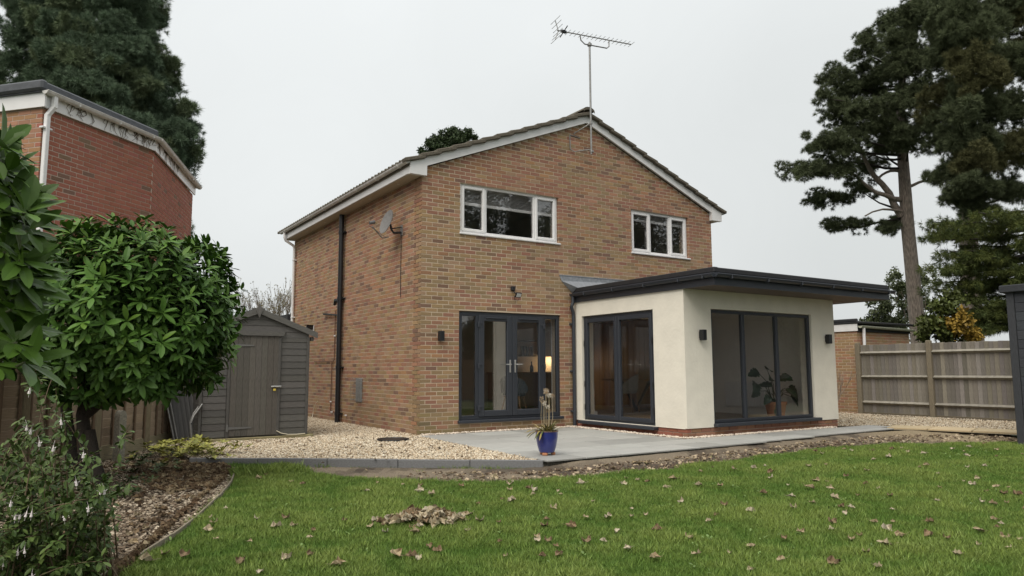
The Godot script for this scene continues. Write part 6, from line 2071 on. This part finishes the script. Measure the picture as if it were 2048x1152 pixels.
# ---------------------------------------------------------------- things on the patio and lawn
func patio_things() -> void:
	var P := thing("plant_pot", Vector3(0.10, 0.0, 3.72), "cobalt blue glazed pot with dried flower stalks on the patio edge", "plant pot")
	part(MB.new().lathe([Vector2(0, 0.035), Vector2(0.092, 0.035), Vector2(0.104, 0.045), Vector2(0.128, 0.12), Vector2(0.146, 0.22), Vector2(0.150, 0.29), Vector2(0.153, 0.312), Vector2(0.146, 0.318), Vector2(0.138, 0.312), Vector2(0.134, 0.28), Vector2(0, 0.28)], 40), "pot", M.glaze, P)
	part(MB.new().lathe([Vector2(0.1545, 0.309), Vector2(0.1525, 0.3195), Vector2(0.139, 0.3195), Vector2(0.137, 0.312)], 40), "rim", mat("rim_glaze", lin(0.16, 0.10, 0.07), 0.3), P)
	for k in 3:
		var a := TAU * k / 3 + 0.4
		part(MB.new().bev(Vector3(cos(a) * 0.085, 0.019, sin(a) * 0.085), Vector3(0.05, 0.036, 0.07), 0.008, Color.WHITE, Basis(Vector3.UP, -a)), "foot", M.terracotta, P)
	part(MB.new().lathe([Vector2(0.135, 0.283), Vector2(0, 0.296)], 20), "soil", M.earth, P)
	var ts := []
	var cols := []
	for i in 120:
		var a := rf(0, TAU)
		var d := Vector3(cos(a) * rf(0.1, 1.0), rf(0.35, 1.2), sin(a) * rf(0.1, 1.0)).normalized()
		ts.append(Transform3D(leafy(d, Vector3.UP).scaled(Vector3.ONE * rf(0.09, 0.22)), Vector3(cos(a) * rf(0, 0.09), 0.285, sin(a) * rf(0, 0.09))))
		cols.append([Color(0.13, 0.15, 0.03), Color(0.33, 0.27, 0.08), Color(0.42, 0.32, 0.14), Color(0.08, 0.11, 0.03)][rng.randi() % 4] * rf(0.8, 1.2))
	for i in 14:
		var a := rf(2.2, 4.2)
		var d := Vector3(cos(a), rf(0.0, 0.35), sin(a) * 0.6)
		ts.append(Transform3D(leafy(d, Vector3.UP).scaled(Vector3(0.12, 0.25, 0.35)), Vector3(cos(a) * 0.1, 0.31, sin(a) * 0.1)))
		cols.append(Color(0.45, 0.35, 0.16))
	leaves(P, [1.0, 0.09, 0.2, 0.45], M.dry, ts, cols, 134)
	for s in [[-0.115, 0.66, 0.0], [-0.075, 0.60, 0.03], [-0.05, 0.62, -0.02], [-0.03, 0.73, 0.02], [0.0, 0.56, 0.04], [0.015, 0.74, -0.03], [0.02, 0.70, 0.05], [0.05, 0.70, 0.0], [0.11, 0.69, 0.02], [-0.01, 0.76, 0.0]]:
		var e := Vector3(s[0] * 1.05, s[1] * 1.12, s[2] - s[0] * 0.5)
		part(MB.new().tube([Vector3(s[0] * 0.45, 0.28, s[2] * 0.5), Vector3(s[0] * 0.8, 0.5, s[2]), e], [0.0036, 0.003, 0.0022], 5), "stalk", mat("straw", lin(0.46, 0.38, 0.24), 0.9), P)
		var hb := MB.new()
		for i in 22:
			var d := (rdir() + Vector3(0, 0.35, 0)).normalized()
			var q := d * rf(0.022, 0.042)
			hb.tube([Vector3.ZERO, q], [0.0010], 3, Color.WHITE, false)
			hb.box(q, Vector3(0.008, 0.009, 0.008), Color.WHITE, Basis(rdir(), rf(0, 3)))
		var o := part(hb, "seed_head", mat("seed", lin(0.34, 0.26, 0.17) if rng.randf() < 0.7 else lin(0.62, 0.57, 0.48), 0.9), P)
		o.position = e
	var dc := thing("drain_cover", Vector3(-0.72, -0.004, 0.52), "dark round drain cover sunk in the gravel", "drain cover")
	part(MB.new().lathe([Vector2(0.0, 0.012), Vector2(0.22, 0.012), Vector2(0.225, 0.02), Vector2(0.26, 0.02), Vector2(0.265, 0.0)], 28), "lid", M.black, dc)


func crumpled(sd: int, col: Color) -> ArrayMesh:
	var r := RandomNumberGenerator.new()
	r.seed = sd
	var b := MB.new()
	var n := 12
	var r1 := []
	var r2 := []
	var axis := r.randf_range(0, TAU)
	for i in n:
		var a := TAU * i / n
		var lobe := 0.62 + 0.38 * absf(cos(a * 2.5)) * r.randf_range(0.7, 1.1)
		var curl := absf(sin(a - axis))
		r1.append(Vector3(cos(a) * 0.30, 0.04 + curl * 0.08 + r.randf_range(-0.05, 0.07), sin(a) * 0.30 * r.randf_range(0.8, 1.0)))
		var sq := lerpf(1.0, 0.55, curl)
		r2.append(Vector3(cos(a) * lobe * 0.55 * sq, curl * r.randf_range(0.12, 0.42) + r.randf_range(-0.02, 0.12), sin(a) * lobe * 0.55 * sq))
	var c := Vector3(0, 0.03, 0)
	for i in n:
		var j := (i + 1) % n
		var f := r.randf_range(0.8, 1.15)
		b.tri(c, r1[i], r1[j], Vector3.UP, shade(col, f))
		b.tri(r1[i], r2[i], r2[j], Vector3.UP, shade(col, f * r.randf_range(0.85, 1.1)))
		b.tri(r1[i], r2[j], r1[j], Vector3.UP, shade(col, f))
	b.tube([c, Vector3(cos(axis) * 0.4, 0.08, sin(axis) * 0.4), Vector3(cos(axis) * 0.75, 0.12 + r.randf_range(0, 0.2), sin(axis) * 0.75)], [0.012, 0.01, 0.008], 4, col, false)
	return b.mesh()


func fallen_leaves() -> void:
	var kinds := []
	for i in 14:
		kinds.append(crumpled(100 + i, [Color(0.49, 0.415, 0.28), Color(0.41, 0.325, 0.20), Color(0.57, 0.50, 0.37), Color(0.27, 0.19, 0.11), Color(0.45, 0.365, 0.235)][i % 5]))
	var spots := [-1.32,4.70, -1.41,5.15, -2.38,5.25, -2.35,4.51, -2.22,4.67, -1.89,4.96, -2.53,4.25, -1.96,5.87, -2.25,5.93, -1.93,6.00, -1.40,5.49, -1.56,5.81, -1.34,5.96, -0.75,5.53, -0.11,5.53, -0.09,5.69, -0.09,5.84, -0.41,5.83, 0.32,5.82, -0.20,6.23, -1.31,6.42, -1.26,6.89, -1.82,6.95, -1.66,7.05, -2.15,6.85, -2.30,7.04, -2.14,7.17, -2.52,6.72, -1.48,7.13, -1.34,7.15, -1.67,7.62, -2.55,7.30, -2.56,7.45, -2.61,7.61, -2.86,7.28, -2.34,7.62, -2.24,7.67, -2.24,7.93, -2.26,8.21, -3.04,7.64, -2.84,7.78, -2.72,7.80, -3.36,7.29, -3.62,7.20, -3.54,7.38, -3.42,6.55, -3.23,6.68, -2.88,6.85, -1.65,7.93, -0.67,6.90, -1.98,8.30, 3.80,5.31, 5.41,5.56, 5.91,6.05, 5.46,6.85, 3.74,6.11, 2.45,6.03, 2.78,6.05, 1.49,5.68, 1.75,5.76, 2.03,5.71, 0.98,5.62, 1.40,5.42, 0.29,5.84, 0.34,6.47, 0.20,6.31, 1.01,7.06, 1.12,7.21, 1.52,6.91, 1.46,6.82, 4.23,7.25, 3.05,7.71, 3.09,7.27, 3.72,6.81, 2.75,7.71, 2.69,8.17, 2.62,8.09, 1.62,8.40, 1.57,8.52, 1.73,8.56, 2.26,8.43, 2.20,8.33, 0.40,7.29, 0.66,7.56, 1.23,7.77, 1.00,7.58, 0.35,7.01, -0.50,7.54, -0.06,7.64, 0.29,7.58, 0.09,8.03, 0.36,7.92, -1.10,7.62, -0.32,8.19, -0.05,8.37, 0.08,8.45, 0.58,8.16, 0.32,8.61, 0.29,8.98, 0.54,9.00, 0.22,9.19, 0.25,9.27, -0.84,8.27, -1.11,8.33, -0.58,8.58, -0.73,8.61, -0.34,8.74, -0.14,8.84, -0.14,8.97, -1.50,8.36, -1.76,8.39, -1.63,8.70, -0.56,9.24, -0.10,9.35, -1.98,8.74, -1.43,8.93, -1.28,9.13, -0.16,9.19, -0.56,8.34, -0.22,8.57, 3.49,6.85, 2.66,6.67, 4.97,6.12, -3.53,3.25, -3.29,3.66, -3.23,3.89, -3.38,2.95, -4.22,4.88, -4.40,5.20, -4.43,5.47, -4.52,5.73, -4.10,5.49, -3.89,5.59, -4.05,5.91, -3.92,5.94, -3.52,5.96, -4.52,6.07, -4.34,6.29, -3.94,6.39, -3.85,6.18, -4.89,6.35, -4.79,6.45, -4.52,6.82, -4.25,6.90, -4.10,6.90, -4.02,7.23, -5.02,6.46]
	while spots.size() < 440:
		var p := Vector2(rf(-4.6, 8.0), rf(4.4, 9.3))
		if p.x > -5.2 + (p.y - 4.0) * -0.2 and p.x + p.y > 0.8:
			spots.append_array([p.x, p.y])
	for i in range(0, spots.size(), 2):
		var k: Mesh = kinds[rng.randi() % kinds.size()]
		var o := shared(k, numbered("fallen_leaf"), M.dry, self, Transform3D((Basis(Vector3.UP, rf(0, TAU)) * Basis(rdir(), rf(-0.4, 0.4))).scaled(Vector3.ONE * rf(0.05, 0.118)), Vector3(spots[i], LAWN_Y + 0.045, spots[i + 1])))
		tag(o, "single curled brown dry leaf lying on the lawn", "leaf", "dry leaves scattered on the lawn")
	var H := thing("leaf_heap", Vector3(-2.98, LAWN_Y + 0.02, 6.36), "heap of brown dry leaves in the middle of the lawn", "leaf heap")
	var right := Vector3(cam.basis.x.x, 0, cam.basis.x.z).normalized()
	var back := Vector3(cam.basis.z.x, 0, cam.basis.z.z).normalized()
	for i in 120:
		var a := rng.randfn() * 0.16
		var b := rng.randfn() * 0.12
		shared(kinds[rng.randi() % kinds.size()], "leaf", M.dry, H, Transform3D((Basis(Vector3.UP, rf(0, TAU)) * Basis(rdir(), rf(-0.9, 0.9))).scaled(Vector3.ONE * rf(0.08, 0.13)), right * clampf(a, -0.42, 0.42) + back * clampf(b, -0.26, 0.26) + Vector3(0, 0.02 + maxf(0, 0.09 - a * a * 0.9 - b * b * 1.5) * rng.randf(), 0)))
	# litter on the bed and along the soil strip: nobody could count it
	var ts := []
	var cols := []
	for i in 1500:
		var p := Vector2(rf(-5.6, -3.5), rf(0.4, 7.5))
		if rng.randf() < 0.55:
			p = Vector2(rf(-4.6, -3.55), rf(1.1, 3.6))
		ts.append(Transform3D((Basis(Vector3.UP, rf(0, TAU)) * Basis(rdir(), rf(-0.6, 0.6))).scaled(Vector3.ONE * rf(0.05, 0.115)), Vector3(minf(p.x, -3.6 - maxf(0, p.y - 2.2) * 0.36), LAWN_Y + rf(0.03, 0.05), p.y)))
		cols.append(shade([Color(0.62, 0.55, 0.5), Color(0.42, 0.36, 0.32), Color(0.9, 0.9, 0.9), Color(0.32, 0.25, 0.22)][rng.randi() % 4], rf(0.7, 1.2)))
	tag(stuff(many(kinds[1], M.dry, ts, cols, "leaf_litter")), "brown leaf litter spread over the planting bed", "leaf litter")
	ts = []
	cols = []
	for i in 170:
		var q := soil_point(rf(0.1, 0.95), rf(0.35, 1.05))
		ts.append(Transform3D((Basis(Vector3.UP, rf(0, TAU)) * Basis(rdir(), rf(-0.5, 0.5))).scaled(Vector3.ONE * rf(0.05, 0.11)), q + Vector3(0, 0.015, 0)))
		cols.append(shade(Color(0.9, 0.85, 0.8), rf(0.4, 1.2)))
	for i in 60:
		ts.append(Transform3D((Basis(Vector3.UP, rf(0, TAU))).scaled(Vector3.ONE * rf(0.03, 0.07)), Vector3(rf(-2.8, -0.3), 0.002, rf(-0.6, 3.0))))
		cols.append(shade(Color(0.55, 0.45, 0.4), rf(0.4, 1.1)))
	tag(stuff(many(kinds[0], M.dry, ts, cols, "leaf_litter")), "dry leaf scraps on the bare soil and gravel beside the patio", "leaf litter")


# ---------------------------------------------------------------- the rest of the garden, seen only as reflections in the glass
func behind_camera() -> void:
	var F := thing("garden_fence", Vector3(0, -0.12, 14.0), "brown panel fence across the far end of the garden, mirrored in the patio doors", "fence")
	for i in 14:
		part(MB.new().bev(Vector3(-3.0 + i * 1.9, 0.85, 0), Vector3(0.1, 1.75, 0.1), 0.01, Color(0.20, 0.13, 0.08)), "post", M.old_upright, F)
		for k in 8:
			part(MB.new().bev(Vector3(-2.05 + i * 1.9, 0.16 + k * 0.2, 0.02), Vector3(1.8, 0.205, 0.02), 0.004, Color(0.22, 0.12, 0.07) * rf(0.85, 1.15), Basis(Vector3.RIGHT, 0.07)), "board", M.old_level, F)
	var brush := tuft_mesh(22, 0.55, 0.06, 0.7)
	var clump := clump_mesh(14, 0.4, 0.2)
	for a in [[Vector3(17.5, -0.3, 23), 11.5, 2.4, "dark conifer beyond the garden end, mirrored in the wide upstairs window", Color(0.03, 0.045, 0.028), true], [Vector3(24, -0.3, 25), 13.0, 4.0, "leafy tree beyond the garden end, mirrored right in the upstairs glass", Color(0.06, 0.085, 0.035), false], [Vector3(22.5, -0.3, 14.5), 7.5, 3.2, "thick tree east of the garden, mirrored in the three-pane window", Color(0.05, 0.07, 0.03), false], [Vector3(27.5, -0.3, 20.0), 9.0, 4.0, "taller tree east of the garden, mirrored in the three-pane window", Color(0.05, 0.065, 0.03), false], [Vector3(31.0, -0.3, 26), 15.0, 5.5, "broad dark tree beyond the garden end, mirrored in the narrower upstairs window", Color(0.03, 0.042, 0.022), false], [Vector3(13.0, -0.3, 24), 17.0, 4.6, "tall leafy tree beyond the garden end, mirrored left in the upstairs glass", Color(0.05, 0.07, 0.03), false], [Vector3(9.5, -0.3, 20.5), 5.5, 2.6, "dark bushy tree behind the end fence, mirrored in the patio doors", Color(0.035, 0.05, 0.025), false], [Vector3(14.0, -0.3, 19.0), 4.8, 2.4, "evergreen bush behind the end fence, mirrored in the patio doors", Color(0.03, 0.045, 0.022), false]]:
		var W := thing("garden_tree", a[0], a[3], "tree")
		var tb := MB.new()
		tb.tube([Vector3.ZERO, Vector3(0, a[1] * 0.5, 0), Vector3(0, a[1] * 0.95, 0)], [0.25, 0.16, 0.04], 8)
		var ts := []
		var cols := []
		for i in 1500:
			var t := rng.randf()
			var r: float = a[2] * ((1.0 - t) * 1.0 + 0.05 if a[5] else sqrt(maxf(0.02, sin(PI * clampf(t, 0.02, 0.98)))))
			var y: float = lerpf(0.8 if a[5] else (a[1] * 0.45 if a[1] > 10 else 0.5), a[1], t)
			var an := rf(0, TAU)
			var q := Vector3(cos(an), 0, sin(an)) * r * pow(rng.randf(), 0.4) + Vector3(0, y, 0)
			if not a[5] and sin(q.x * 2.3) * sin(q.y * 1.9) * sin(q.z * 2.1 + 1.0) > 0.25:
				continue
			ts.append(Transform3D(along(q - Vector3(0, y - 0.5, 0), rf(0, TAU)).scaled(Vector3.ONE * rf(0.8, 1.3)), q))
			cols.append(shade(a[4], rf(0.7, 1.3)))
			if i % 60 == 0:
				limb(tb, Vector3(0, y * 0.85, 0), q, 0.05, 0.015, 0.1)
		part(tb, "trunk", M.dark_bark, W)
		stuff(many(brush if a[5] else clump, M.needle if a[5] else M.leaf, ts, cols, "crown", W))
